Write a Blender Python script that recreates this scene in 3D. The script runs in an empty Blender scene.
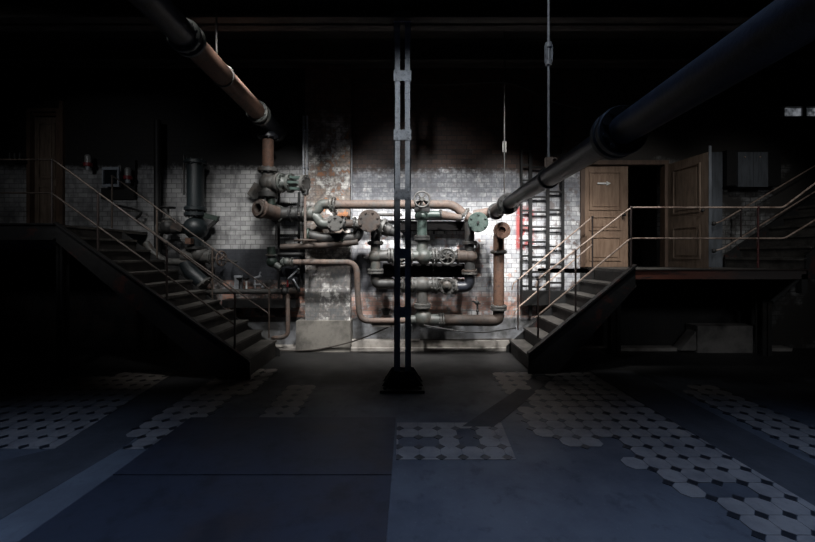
import bpy, math, random
from mathutils import Vector, Matrix
random.seed(7)
C = bpy.context.scene.collection
F, EYE, VX, VY = 395.0, 1.55, 409.0, 255.0      # focal length in pixels, eye height, vanishing point


def P(x, y, d):
    """world point seen at pixel x, y at distance d along the room"""
    return Vector(((x - VX) * d / F, d, EYE + (VY - y) * d / F))


def G(x, y):
    d = F * EYE / (y - VY)
    return ((x - VX) * d / F, d)


def R(px, d):
    return px * d / F


X = Vector((1, 0, 0)); Y = Vector((0, 1, 0)); Z = Vector((0, 0, 1))

# ------------------------------------------------------------------ materials


class S:
    def __init__(s, nt, k): s.nt, s.k = nt, k

    def m(s, op, o, rev=False):
        n = s.nt.nodes.new('ShaderNodeMath'); n.operation = op
        a, b = (o, s) if rev else (s, o)
        for i, v in enumerate((a, b)):
            if isinstance(v, S): s.nt.links.new(v.k, n.inputs[i])
            else: n.inputs[i].default_value = v
        return S(s.nt, n.outputs[0])

    def __add__(s, o): return s.m('ADD', o)
    def __radd__(s, o): return s.m('ADD', o)
    def __sub__(s, o): return s.m('SUBTRACT', o)
    def __rsub__(s, o): return s.m('SUBTRACT', o, True)
    def __mul__(s, o): return s.m('MULTIPLY', o)
    def __rmul__(s, o): return s.m('MULTIPLY', o)
    def max(s, o): return s.m('MAXIMUM', o)
    def min(s, o): return s.m('MINIMUM', o)

    def sm(s, a, b, lo=0.0, hi=1.0):
        n = s.nt.nodes.new('ShaderNodeMapRange'); n.interpolation_type = 'SMOOTHSTEP'
        s.nt.links.new(s.k, n.inputs[0])
        for i, v in enumerate((a, b, lo, hi)): n.inputs[1 + i].default_value = v
        return S(s.nt, n.outputs[0])


class Mt:
    def __init__(s, name):
        s.mat = bpy.data.materials.new(name); s.mat.use_nodes = True
        s.nt = s.mat.node_tree; s.b = s.nt.nodes['Principled BSDF']
        s.tc = s.nt.nodes.new('ShaderNodeTexCoord')
        s.v = s.tc.outputs['Object']
        n = s.nt.nodes.new('ShaderNodeSeparateXYZ'); s.nt.links.new(s.v, n.inputs[0])
        s.x, s.y, s.z = (S(s.nt, n.outputs[i]) for i in range(3))

    def vec(s, x, y, z):
        n = s.nt.nodes.new('ShaderNodeCombineXYZ')
        for i, v in enumerate((x, y, z)):
            if isinstance(v, S): s.nt.links.new(v.k, n.inputs[i])
            else: n.inputs[i].default_value = v
        return n.outputs[0]

    def noise(s, scale, detail=4, rough=.6, vec=None):
        n = s.nt.nodes.new('ShaderNodeTexNoise'); s.nt.links.new(vec or s.v, n.inputs['Vector'])
        n.inputs['Scale'].default_value = scale; n.inputs['Detail'].default_value = detail
        n.inputs['Roughness'].default_value = rough
        return S(s.nt, n.outputs['Fac'])

    def mix(s, f, a, b):
        n = s.nt.nodes.new('ShaderNodeMix'); n.data_type = 'RGBA'
        for i, v in ((0, f), (6, a), (7, b)):
            if isinstance(v, S): s.nt.links.new(v.k, n.inputs[i])
            elif i: n.inputs[i].default_value = (*v, 1)
            else: n.inputs[i].default_value = v
        return S(s.nt, n.outputs[2])

    def out(s, col, rough=.6, metal=0.0, bump=None, bs=.3, dist=.01, spec=.5):
        def put(sock, v):
            if isinstance(v, S): s.nt.links.new(v.k, sock)
            elif isinstance(v, tuple): sock.default_value = (*v, 1)
            else: sock.default_value = v
        put(s.b.inputs['Base Color'], col); put(s.b.inputs['Roughness'], rough)
        put(s.b.inputs['Metallic'], metal); put(s.b.inputs['Specular IOR Level'], spec)
        if bump is not None:
            n = s.nt.nodes.new('ShaderNodeBump'); n.inputs['Strength'].default_value = bs
            n.inputs['Distance'].default_value = dist
            s.nt.links.new(bump.k, n.inputs['Height']); s.nt.links.new(n.outputs[0], s.b.inputs['Normal'])
        return s.mat


def lin(r, g, b):
    f = lambda c: (c / 255 / 12.92) if c <= 10 else ((c / 255 + .055) / 1.055) ** 2.4
    return (f(r), f(g), f(b))


def iron(name, base, patch, lo=.5, hi=.62, rough=.6, scale=9.0, spec=.45, k=.5):
    m = Mt(name); base = tuple(v * k for v in base); patch = tuple(v * k for v in patch)
    n1 = m.noise(scale, 6, .65); n2 = m.noise(scale * 6, 3); n3 = m.noise(scale * .35, 3)
    c = m.mix((n1 * .7 + n3 * .4).sm(lo, hi), base, patch)
    n4 = m.noise(scale * 2.4, 5, .7)
    c = m.mix(n4.sm(.5, .66) * .65, c, tuple(v * .38 for v in base))
    dk = tuple(v * .5 for v in base)
    c = m.mix(n2.sm(.5, .75) * .6, c, dk)
    return m.out(c, rough, 0, n2 + n1, .25, .006, spec)


M = {}
M['rust'] = iron('rusty_pipe', lin(130, 110, 99), lin(112, 107, 103), .5, .7, .7)
M['rust_dark'] = iron('dark_rust', lin(86, 72, 63), lin(74, 72, 70), .5, .7, .7)
M['rust_orange'] = iron('orange_rust', lin(126, 92, 74), lin(92, 78, 70), .52, .72, .75)
M['grey'] = iron('grey_iron', lin(104, 103, 100), lin(98, 88, 80), .55, .7, .55)
M['greygreen'] = iron('grey_green_paint', lin(98, 103, 99), lin(108, 100, 93), .5, .7, .5)
M['green'] = iron('green_paint', lin(80, 97, 91), lin(100, 106, 102), .6, .75, .45)
M['dkgreen'] = iron('dark_green_paint', lin(54, 70, 62), lin(70, 72, 66), .6, .75, .5)
M['teal'] = iron('dark_teal_paint', lin(50, 60, 64), lin(62, 66, 70), .55, .7, .42, k=.4)
M['dark'] = iron('dark_iron', lin(58, 58, 57), lin(72, 64, 58), .56, .7, .55)
M['black'] = iron('black_iron', lin(24, 24, 25), lin(34, 31, 29), .55, .7, .6)
M['soot'] = Mt('soot_coated_iron').out(lin(20, 19, 19), .95, spec=.1)  # flat black that carries the deep shade behind the pipe rows
M['blueblack'] = iron('blue_black_pipe', lin(56, 59, 69), lin(44, 46, 52), .5, .65, .42, k=.48)
M['steel'] = iron('grey_painted_steel', lin(112, 117, 124), lin(96, 98, 102), .5, .7, .5, k=1.8)
M['galv'] = iron('galvanised_steel', lin(178, 182, 188), lin(140, 142, 146), .5, .7, .4, k=.75)
M['rail'] = iron('worn_rail', lin(172, 152, 138), lin(112, 92, 80), .52, .66, .5, k=1.0)
M['railgrey'] = iron('dull_rail', lin(112, 98, 88), lin(78, 68, 62), .5, .66, .5)
M['raildark'] = iron('dark_post', lin(72, 58, 54), lin(56, 48, 46), .5, .66, .55)
M['redpost'] = iron('red_post', lin(110, 50, 48), lin(70, 44, 44), .5, .66, .55)
M['tread'] = iron('worn_tread', lin(92, 88, 84), lin(120, 116, 110), .45, .65, .6, 5)
M['riser'] = iron('sooty_riser', lin(62, 59, 57), lin(80, 74, 70), .5, .7, .7, 5)  # darker than the treads: shade on the upright faces put into the colour
M['stringer'] = iron('stringer_iron', lin(46, 46, 46), lin(86, 52, 46), .6, .68, .55, 5)
M['plate'] = iron('steel_floor_plate', lin(62, 66, 78), lin(66, 58, 60), .5, .68, .5, 1.6)
M['white'] = Mt('white_paint').out(lin(225, 225, 222), .5)
M['glassgrey'] = Mt('dusty_glass').out(lin(128, 128, 126), .3)
M['red'] = Mt('red_paint').out(lin(126, 34, 40), .5)
M['copperwire'] = Mt('dull_cable').out(lin(62, 56, 52), .6)
M['void'] = Mt('soot_black').out((.006, .006, .006), .9)
M['glassblack'] = Mt('dark_pane').out((.01, .013, .017), .15)
m = Mt('frosted_pane'); n = m.noise(5, 5, .7); m.nt.links.new(m.mix(n.sm(.38, .62), (.08, .09, .1), (.85, .9, 1)).k, m.b.inputs['Emission Color']); m.b.inputs['Emission Strength'].default_value = .2
M['pane'] = m.out((.2, .21, .22), .5)


def wood(name, a, b):
    m = Mt(name)
    n = m.noise(6, 5, .6, m.vec(m.x * 4, m.y * 4, m.z * .6)); n2 = m.noise(2.2, 3)
    c = m.mix(n.sm(.35, .7), a, b); c = m.mix(n2.sm(.45, .75) * .5, c, tuple(v * .55 for v in a))
    return m.out(c, .6, 0, n, .15, .004)


M['wood'] = wood('brown_door_paint', lin(142, 118, 98), lin(118, 94, 76))
M['wood_dark'] = wood('bare_dark_wood', lin(120, 104, 90), lin(88, 74, 62))
M['wood_frame'] = wood('frame_wood', lin(96, 76, 62), lin(72, 56, 46))
M['wood_grey'] = wood('grey_painted_wood', lin(88, 93, 99), lin(68, 72, 76))


def concrete(name, a, b, rough=.8, sc=2.5, bs=.2):
    m = Mt(name)
    n = m.noise(sc, 7, .65); n2 = m.noise(sc * 9, 4)
    c = m.mix(n.sm(.38, .66), a, b); c = m.mix(n2.sm(.52, .72) * .5, c, tuple(v * .6 for v in a))
    return m.out(c, rough, 0, n2 + n, bs, .01)


M['kerb'] = concrete('pale_kerb_concrete', lin(158, 153, 147), lin(112, 107, 102))
M['plinth'] = concrete('plinth_concrete', lin(128, 124, 117), lin(84, 81, 77))
M['block'] = concrete('block_concrete', lin(120, 116, 112), lin(84, 82, 80))
M['ceil'] = concrete('sooty_ceiling', lin(50, 46, 42), lin(30, 28, 26), .9)
M['beam'] = concrete('sooty_beam', lin(58, 54, 50), lin(36, 33, 31), .85)


def bricks(m, c1, c2, mortar, bw=.165, rh=.0785, ms=.006, off=.5):
    n = m.nt.nodes.new('ShaderNodeTexBrick')
    m.nt.links.new(m.vec(m.x + m.y, m.z, 0), n.inputs['Vector'])
    n.inputs['Scale'].default_value = 1.0; n.inputs['Mortar Size'].default_value = ms
    n.inputs['Brick Width'].default_value = bw; n.inputs['Row Height'].default_value = rh
    n.inputs['Mortar Smooth'].default_value = .2; n.offset = off
    for k, c in (('Color1', c1), ('Color2', c2), ('Mortar', mortar)): n.inputs[k].default_value = (*c, 1)
    return S(m.nt, n.outputs['Color']), S(m.nt, n.outputs['Fac'])


def wall_mat(name, kind, ztop):
    m = Mt(name)
    big = m.noise(.9, 6, .62); mid = m.noise(3.2, 6, .65); fine = m.noise(16, 4, .65); chip = m.noise(7.5, 6, .7)
    if kind == 'left':
        white, fac = bricks(m, lin(168, 168, 167), lin(138, 138, 139), lin(106, 106, 107))
    else:
        white, fac = bricks(m, lin(228, 228, 228), lin(168, 170, 175), lin(132, 132, 135))
    red, _ = bricks(m, lin(84, 62, 52), lin(62, 49, 44), lin(50, 47, 44))
    salmon, _ = bricks(m, lin(196, 148, 130), lin(150, 112, 100), lin(150, 146, 140))
    shade_black = lin(44, 46, 54)
    jag = m.z + (mid - .5) * .25 + (fine - .5) * .1
    streak = m.noise(2.4, 6, .7, m.vec(m.x * 3, m.y, m.z * .7))
    if kind == 'left':
        c = m.mix(mid.sm(.46, .66) * .6, white, lin(88, 88, 89))
        c = m.mix(streak.sm(.5, .66) * .5, c, lin(70, 70, 72))
        # dark painted dado between two heights
        dado = (m.z.sm(1.64, 1.66, 1, 0) * jag.sm(1.0, 1.12)) * m.x.sm(-3.4, -3.2)
        c = m.mix(dado * .96, c, m.mix(fine.sm(.4, .7), lin(34, 37, 43), lin(48, 50, 56)))
        low = m.z.sm(1.08, 1.14, 1, 0)
        lowc = m.mix(mid.sm(.42, .56), lin(60, 58, 58), m.mix(chip.sm(.46, .58), salmon, white))
        c = m.mix(low, c, lowc)
        c = m.mix((m.x + (mid - .5) * .8).sm(-3.6, -3.2, 1, 0) * jag.sm(1.5, 1.75, 1, 0) * .95, c, lin(26, 26, 27))  # shade below the left landing painted into the wall colour
    elif kind == 'centre':
        c = m.mix(mid.sm(.46, .64) * .75, white, m.mix(fine.sm(.4, .6), lin(120, 122, 130), lin(150, 148, 148)))
        c = m.mix(chip.sm(.56, .64) * m.z.sm(1.9, 2.1, 1, .25) * .8, c, salmon)
        c = m.mix(streak.sm(.5, .64) * .55, c, lin(92, 93, 98))
        # grey-blue weathering over the upper courses
        c = m.mix((m.z + (big - .5) * .8).sm(2.1, 2.6) * fine.sm(.3, .6) * .7, c, lin(104, 107, 116))
        # bare reddish courses low down
        c = m.mix((jag.sm(.5, .58) * jag.sm(.82, .98, 1, 0)) * chip.sm(.4, .52) * .85, c, salmon)
        # dark paint behind the left pipes
        dp = m.x.sm(-.5, -.05, 1, 0) * jag.sm(.85, 1.0) * jag.sm(1.5, 1.75, 1, 0)
        c = m.mix(dp * .9, c, lin(40, 41, 48))
        # red paint
        rp = m.x.sm(1.75, 1.8) * m.x.sm(2.04, 2.1, 1, 0) * mid.sm(.44, .5) * m.z.sm(1.6, 1.7) * m.z.sm(2.3, 2.4, 1, 0)
        c = m.mix(rp * .9, c, lin(172, 66, 62))
        c = m.mix(m.x.sm(1.75, 1.9) * chip.sm(.52, .58) * .75, c, lin(120, 112, 110))
    else:  # pilaster
        c = m.mix(mid.sm(.42, .56), m.mix(chip.sm(.4, .56), lin(226, 224, 220), lin(116, 114, 114)), m.mix(fine.sm(.4, .62), lin(140, 128, 118), lin(104, 98, 95)))
        org = chip.sm(.52, .6) * m.z.sm(1.9, 2.15) * big.sm(.45, .62)
        c = m.mix(org * .85, c, lin(188, 124, 78))
        c = m.mix((m.z.sm(1.2, 1.5, 1, 0) * mid.sm(.4, .6)) * .7, c, lin(92, 98, 102))
        c = m.mix(fac * .5, c, lin(90, 86, 82))
    if kind == 'pilaster':
        top = (m.z + (mid - .5) * 1.0).sm(ztop - .3, ztop + .3)
    else:
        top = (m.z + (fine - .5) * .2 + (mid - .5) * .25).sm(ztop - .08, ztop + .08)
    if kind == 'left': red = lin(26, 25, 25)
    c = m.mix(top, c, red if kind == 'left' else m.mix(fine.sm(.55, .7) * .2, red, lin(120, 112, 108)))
    if kind != 'pilaster':
        base = jag.sm(.5, .54, 1, 0) if kind == 'centre' else m.z.sm(.5, .52, 1, 0) * m.x.sm(-3.4, -3.1)
        c = m.mix(base, c, m.mix(mid.sm(.4, .6), lin(126, 128, 132), lin(92, 92, 92)))
    return m.out(c, .55 if kind != 'pilaster' else .8, 0, (1.0 - fac) + fine * .5, .4, .006, .35)


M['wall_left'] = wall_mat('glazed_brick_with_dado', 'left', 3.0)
M['wall_centre'] = wall_mat('flaking_white_brick', 'centre', 2.93)
M['pilaster'] = wall_mat('patchy_pilaster', 'pilaster', 3.6)
m = Mt('dark_brick'); col, fac = bricks(m, lin(64, 56, 50), lin(48, 42, 38), lin(34, 32, 30))
M['darkbrick'] = m.out(col, .85, 0, 1.0 - fac, .4, .006)
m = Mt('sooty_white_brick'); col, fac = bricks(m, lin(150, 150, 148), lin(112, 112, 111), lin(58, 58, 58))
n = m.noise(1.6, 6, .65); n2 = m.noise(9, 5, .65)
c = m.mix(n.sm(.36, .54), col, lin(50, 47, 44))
low = (m.z + (n - .5) * .4).sm(1.15, 1.3, 1, 0) * (m.x + (n - .5) * 1.2).sm(5.7, 6.3, 1, 0)  # shade under the low landing, painted black over the sooty brick
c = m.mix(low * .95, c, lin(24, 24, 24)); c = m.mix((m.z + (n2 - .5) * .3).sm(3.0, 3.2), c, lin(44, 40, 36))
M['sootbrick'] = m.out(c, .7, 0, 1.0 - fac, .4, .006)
m = Mt('red_rusty_edge_beam'); n = m.noise(4, 6, .65, m.vec(m.x * .5, m.y, m.z * 3))
c = m.mix(n.sm(.42, .56) * m.x.sm(3.3, 4.6, 1, .0), lin(56, 50, 48), lin(116, 68, 54))
M['fascia'] = m.out(c, .6, 0, n, .2, .005)

m = Mt('stained_concrete_floor')
b1 = m.noise(.8, 7, .62); b2 = m.noise(5, 6, .7); b3 = m.noise(40, 3)
c = m.mix(b1.sm(.36, .66), lin(84, 86, 90), lin(60, 61, 66))
c = m.mix(b2.sm(.54, .66) * .55, c, lin(42, 43, 46))
c = m.mix(b3.sm(.6, .75) * .3, c, lin(120, 120, 122))
far_shade = (m.y + (b1 - .5) * 1.6 + (b2 - .5) * .5).sm(4.5, 5.1)  # painted shade: floor darkens towards the back wall with a ragged edge
c = m.mix(far_shade * .93, c, m.mix(b2.sm(.4, .6), lin(24, 22, 20), lin(16, 15, 14)))
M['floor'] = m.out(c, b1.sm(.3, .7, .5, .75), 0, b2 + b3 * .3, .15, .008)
M['tile'] = concrete('cream_tile', lin(138, 131, 124), lin(112, 107, 104), .55, 3, .05)
M['tiledot'] = Mt('black_tile').out(lin(34, 35, 38), .4)
M['strip'] = concrete('dark_trench_cover', lin(62, 62, 64), lin(48, 48, 50), .7)
M['strip_pale'] = concrete('pale_screed', lin(88, 91, 95), lin(74, 76, 80), .7)

# ------------------------------------------------------------------ mesh builder


def frame(ax):
    ax = ax.normalized()
    u = ax.cross(Z) if abs(ax.z) < .9 else ax.cross(Y)
    u.normalize()
    return ax, u, ax.cross(u).normalized()


class MB:
    def __init__(s): s.v, s.f, s.sm = [], [], []

    def add(s, vs, fs, smooth=False):
        o = len(s.v); s.v += [tuple(v) for v in vs]
        for f in fs: s.f.append(tuple(i + o for i in f)); s.sm.append(smooth)
        return s

    def box(s, a, b):
        x0, y0, z0 = (min(a[i], b[i]) for i in range(3)); x1, y1, z1 = (max(a[i], b[i]) for i in range(3))
        vs = [(x0, y0, z0), (x1, y0, z0), (x1, y1, z0), (x0, y1, z0), (x0, y0, z1), (x1, y0, z1), (x1, y1, z1), (x0, y1, z1)]
        return s.add(vs, [(0, 3, 2, 1), (4, 5, 6, 7), (0, 1, 5, 4), (1, 2, 6, 5), (2, 3, 7, 6), (3, 0, 4, 7)])

    def obox(s, c, ax, up, l, w, h):
        """box centred at c: length l along ax, height h along up, width w across"""
        ax = ax.normalized(); up = (up - ax * up.dot(ax)).normalized(); sd = ax.cross(up)
        vs = [c + ax * (l / 2 * i) + sd * (w / 2 * j) + up * (h / 2 * k) for k in (-1, 1) for i, j in ((-1, -1), (1, -1), (1, 1), (-1, 1))]
        return s.add(vs, [(0, 3, 2, 1), (4, 5, 6, 7), (0, 1, 5, 4), (1, 2, 6, 5), (2, 3, 7, 6), (3, 0, 4, 7)])

    def prism(s, poly, off):
        n = len(poly); vs = [Vector(p) for p in poly]; vs += [p + off for p in vs]
        fs = [tuple(range(n))[::-1], tuple(range(n, 2 * n))] + [(i, (i + 1) % n, n + (i + 1) % n, n + i) for i in range(n)]
        return s.add(vs, fs)

    def lathe(s, o, ax, prof, seg=24, smooth=False):
        """prof: (distance along ax, radius); every segment its own ring pair unless smooth"""
        ax, u, w = frame(ax)
        ring = lambda t, r: [o + ax * t + (u * math.cos(2 * math.pi * k / seg) + w * math.sin(2 * math.pi * k / seg)) * r for k in range(seg)]
        if smooth:
            vs = []; fs = []
            for t, r in prof: vs += ring(t, max(r, 1e-4))
            for i in range(len(prof) - 1):
                fs += [(i * seg + k, i * seg + (k + 1) % seg, (i + 1) * seg + (k + 1) % seg, (i + 1) * seg + k) for k in range(seg)]
            s.add(vs, fs, True)
            s.add(ring(*prof[0]), [tuple(range(seg))[::-1]]); s.add(ring(*prof[-1]), [tuple(range(seg))])
        else:
            for (t0, r0), (t1, r1) in zip(prof, prof[1:]):
                s.add(ring(t0, max(r0, 1e-4)) + ring(t1, max(r1, 1e-4)), [(k, (k + 1) % seg, seg + (k + 1) % seg, seg + k) for k in range(seg)], abs(t1 - t0) > 1e-6)
        return s

    def cyl(s, a, b, r, seg=20, r2=None):
        a, b = Vector(a), Vector(b); L = (b - a).length
        return s.lathe(a, b - a, [(0, 1e-4), (0, r), (L, r2 if r2 is not None else r), (L, 1e-4)], seg)

    def ball(s, c, r, ax=Z, k=1.0, seg=24):
        return s.lathe(c, ax, [(-r * k * math.cos(math.pi * i / 12), r * math.sin(math.pi * i / 12)) for i in range(13)], seg, True)

    def tube(s, pts, r, bend=0.0, seg=20, caps=True, rr=None):
        pts = [Vector(p) for p in pts]; path = [pts[0]]
        for a, b, c in zip(pts, pts[1:], pts[2:]):
            d1, d2 = (a - b), (c - b); k = min(bend, d1.length * .49, d2.length * .49)
            if k < 1e-4: path.append(b); continue
            p0, p2 = b + d1.normalized() * k, b + d2.normalized() * k
            for i in range(9):
                t = i / 8; path.append(p0 * (1 - t) ** 2 * 1 + b * 2 * t * (1 - t) + p2 * t * t)
        path.append(pts[-1])
        T = [(path[min(i + 1, len(path) - 1)] - path[max(i - 1, 0)]).normalized() for i in range(len(path))]
        _, u, _ = frame(T[0]); vs = []
        for i, p in enumerate(path):
            u = (u - T[i] * u.dot(T[i])).normalized(); w = T[i].cross(u)
            q = r if rr is None else rr(i / (len(path) - 1))
            vs += [p + (u * math.cos(2 * math.pi * k / seg) + w * math.sin(2 * math.pi * k / seg)) * q for k in range(seg)]
        fs = [(i * seg + k, i * seg + (k + 1) % seg, (i + 1) * seg + (k + 1) % seg, (i + 1) * seg + k) for i in range(len(path) - 1) for k in range(seg)]
        s.add(vs, fs, True)
        if caps: s.add(vs[:seg], [tuple(range(seg))[::-1]]); s.add(vs[-seg:], [tuple(range(seg))])
        return s

    def torus(s, c, ax, Rr, r, seg=32, sec=10):
        ax, u, w = frame(ax); vs = []
        for i in range(seg):
            t = 2 * math.pi * i / seg; q = u * math.cos(t) + w * math.sin(t)
            vs += [c + q * (Rr + r * math.cos(2 * math.pi * k / sec)) + ax * r * math.sin(2 * math.pi * k / sec) for k in range(sec)]
        return s.add(vs, [(i * sec + k, i * sec + (k + 1) % sec, ((i + 1) % seg) * sec + (k + 1) % sec, ((i + 1) % seg) * sec + k) for i in range(seg) for k in range(sec)], True)

    def disc(s, c, ax, r, t, nb=8, br=None, hole=0.0, seg=32, both=True):
        """flange centred at c with its bolts"""
        ax, u, w = frame(ax); h = t / 2; e = min(t * .15, r * .05)
        prof = [(-h, hole or 1e-4), (-h, r - e), (-h + e, r), (h - e, r), (h, r - e), (h, hole or 1e-4)]
        if hole: prof.append((-h, hole))
        s.lathe(c, ax, prof, seg)
        br = br or r * .1
        for k in range(nb):
            a = 2 * math.pi * (k + .5) / nb; q = c + (u * math.cos(a) + w * math.sin(a)) * r * .8
            lo, hi = (-h - br * 1.1, h + br * 1.1)
            s.cyl(q + ax * (lo if both else 0), q + ax * hi, br, 6)
        return s

    def build(s, name, mat, parent=None):
        me = bpy.data.meshes.new(name); me.from_pydata(s.v, [], s.f)
        me.polygons.foreach_set('use_smooth', s.sm); me.materials.append(M[mat] if isinstance(mat, str) else mat)
        import bmesh
        bm = bmesh.new(); bm.from_mesh(me); bmesh.ops.recalc_face_normals(bm, faces=bm.faces); bm.to_mesh(me); bm.free()
        o = bpy.data.objects.new(name, me); C.objects.link(o)
        if parent is not None:
            o.parent = parent
            q = parent
            while q.parent is not None: q = q.parent
            o.matrix_parent_inverse = Matrix.Translation(-q.location) if parent.type == 'EMPTY' else Matrix.Identity(4)
            if parent.type != 'EMPTY' and False: pass
        return o


def thing(name, label, cat, loc, group=None):
    o = bpy.data.objects.new(name, None); C.objects.link(o); o.location = loc; o.empty_display_size = .1
    o['label'] = label; o['category'] = cat
    if group: o['group'] = group
    return o


def tag(o, label, cat, group=None):
    o['label'] = label; o['category'] = cat
    if group: o['group'] = group
    return o


def struct(o):
    o['kind'] = 'structure'
    return o


def part_label(o, t):
    o['label'] = t
    return o


def flange(par, c, ax, r, t, mat, nb=8, name='flange', **k):
    return MB().disc(Vector(c), ax, r, t, nb, **k).build(name, mat, par)


def handwheel(par, c, ax, Rr, r, mat, n=5, hub=None, curved=False, name='handwheel'):
    ax, u, w = frame(ax)
    wh = MB().torus(c, ax, Rr - r, r).build(name, mat, par)
    for k in range(n):
        a = 2 * math.pi * (k + .25) / n; a2 = a + (.5 if curved else 0)
        p0 = c + (u * math.cos(a) + w * math.sin(a)) * (hub or Rr * .2)
        p1 = c + (u * math.cos(a2) + w * math.sin(a2)) * (Rr - r)
        am = (a + a2) / 2 - (.15 if curved else 0)
        pm = c + (u * math.cos(am) + w * math.sin(am)) * Rr * .6
        MB().tube([p0, pm, p1], r * .75, r * 3 if curved else 0, 8).build('spoke', mat, wh)
    MB().cyl(c - ax * r * 2, c + ax * r * 2, hub or Rr * .22, 16).build('hub', mat, wh)
    return wh


# ------------------------------------------------------------------ the shell
WL, WC, WP = 6.62, 6.55, 6.38       # left wall, centre wall, pilaster front
XL, XR, YF, ZC = -8.2, 8.2, -2.5, 4.95
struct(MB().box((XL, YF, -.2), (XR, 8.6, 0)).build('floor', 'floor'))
struct(MB().box((XL, YF, ZC), (XR, 8.6, ZC + .2)).build('ceiling', 'ceil'))
struct(MB().box((XL - .2, YF, 0), (XL, 8.6, ZC)).build('wall_left', 'darkbrick'))
struct(MB().box((XR, YF, 0), (XR + .2, 8.6, ZC)).build('wall_right', 'darkbrick'))
struct(MB().box((XL, YF - .2, 0), (XR, YF, ZC)).build('wall_front', 'darkbrick'))
xp0, xp1 = P(305, 0, WP).x, P(350, 0, WP).x
xd0, xd1 = P(580, 0, WC).x, P(668, 0, WC).x          # double doorway on the right
zl = 1.35; zl_left = 1.935                             # landing heights
zdt = P(0, 160, WC).z
# left door opening
lx0, lx1 = P(28, 0, WL).x, P(61, 0, WL).x
lzt = P(0, 108, WL).z
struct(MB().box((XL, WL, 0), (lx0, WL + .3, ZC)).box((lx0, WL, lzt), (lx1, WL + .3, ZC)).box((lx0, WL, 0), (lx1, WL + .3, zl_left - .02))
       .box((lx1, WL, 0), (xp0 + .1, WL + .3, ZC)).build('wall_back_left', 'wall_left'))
struct(MB().box((xp0, WP, .42), (xp1, WL + .3, ZC)).build('trim_1_pilaster', 'pilaster'))
struct(MB().box((xp1 - .1, WC, 0), (xd0, WC + .3, ZC)).build('wall_back_centre', 'wall_centre'))
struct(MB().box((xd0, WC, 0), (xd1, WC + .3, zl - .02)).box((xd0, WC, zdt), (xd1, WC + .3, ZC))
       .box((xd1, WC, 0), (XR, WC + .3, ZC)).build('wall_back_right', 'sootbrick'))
# dark room behind the doorway
struct(MB().box((xd0 - .6, 8.2, 0), (xd1 + .9, 8.4, ZC)).box((xd0 - .7, WC + .3, 0), (xd0 - .6, 8.4, ZC)).box((xd1 + .9, WC + .3, 0), (xd1 + 1, 8.4, ZC)).build('wall_passage', 'darkbrick'))
struct(MB().box((xd0 - .7, WC, zl - .1), (xd1 + 1, 8.4, zl - .021)).build('floor_passage', 'strip'))
# pale kerb along the foot of the wall, and the pilaster plinth
struct(MB().prism([(P(262, 0, 6.4).x, 6.36, 0), (P(262, 0, 6.4).x, 6.36, .05), (P(262, 0, 6.4).x, 6.7, .05), (P(262, 0, 6.4).x, 6.7, 0)], X * (P(790, 0, 6.4).x - P(262, 0, 6.4).x)).build('trim_2_kerb', 'kerb'))
struct(MB().box((P(350, 0, 6.4).x, 6.42, 0), (P(518, 0, 6.4).x, 6.6, .16)).build('trim_3_kerb', 'kerb'))
struct(MB().box((P(296, 0, 6.3).x, 6.3, 0), (P(350.5, 0, 6.3).x, 6.6, P(0, 321, 6.3).z)).build('trim_4_plinth', 'plinth'))
# ceiling beams: one carried by the column, others parallel to it
for i, (y, zb) in enumerate(((4.66, 4.27), (2.2, 4.45), (6.35, 4.62))):
    bm_ = MB().box((XL, y - .14, zb), (XR, y + .14, zb + .03)).box((XL, y - .02, zb), (XR, y + .02, ZC)).box((XL, y - .14, ZC - .03), (XR, y + .14, ZC))
    struct(bm_.build('trim_%d_ceiling_beam' % (5 + i), 'beam'))

# ------------------------------------------------------------------ floor coverings


def inside(x, y, poly):
    c = False; n = len(poly)
    for i in range(n):
        (x0, y0), (x1, y1) = poly[i], poly[(i + 1) % n]
        if (y0 > y) != (y1 > y) and x < (x1 - x0) * (y - y0) / (y1 - y0) + x0: c = not c
    return c


TP, TC = .168, .043
GX, GY = G(419.5, 457.7)


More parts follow.
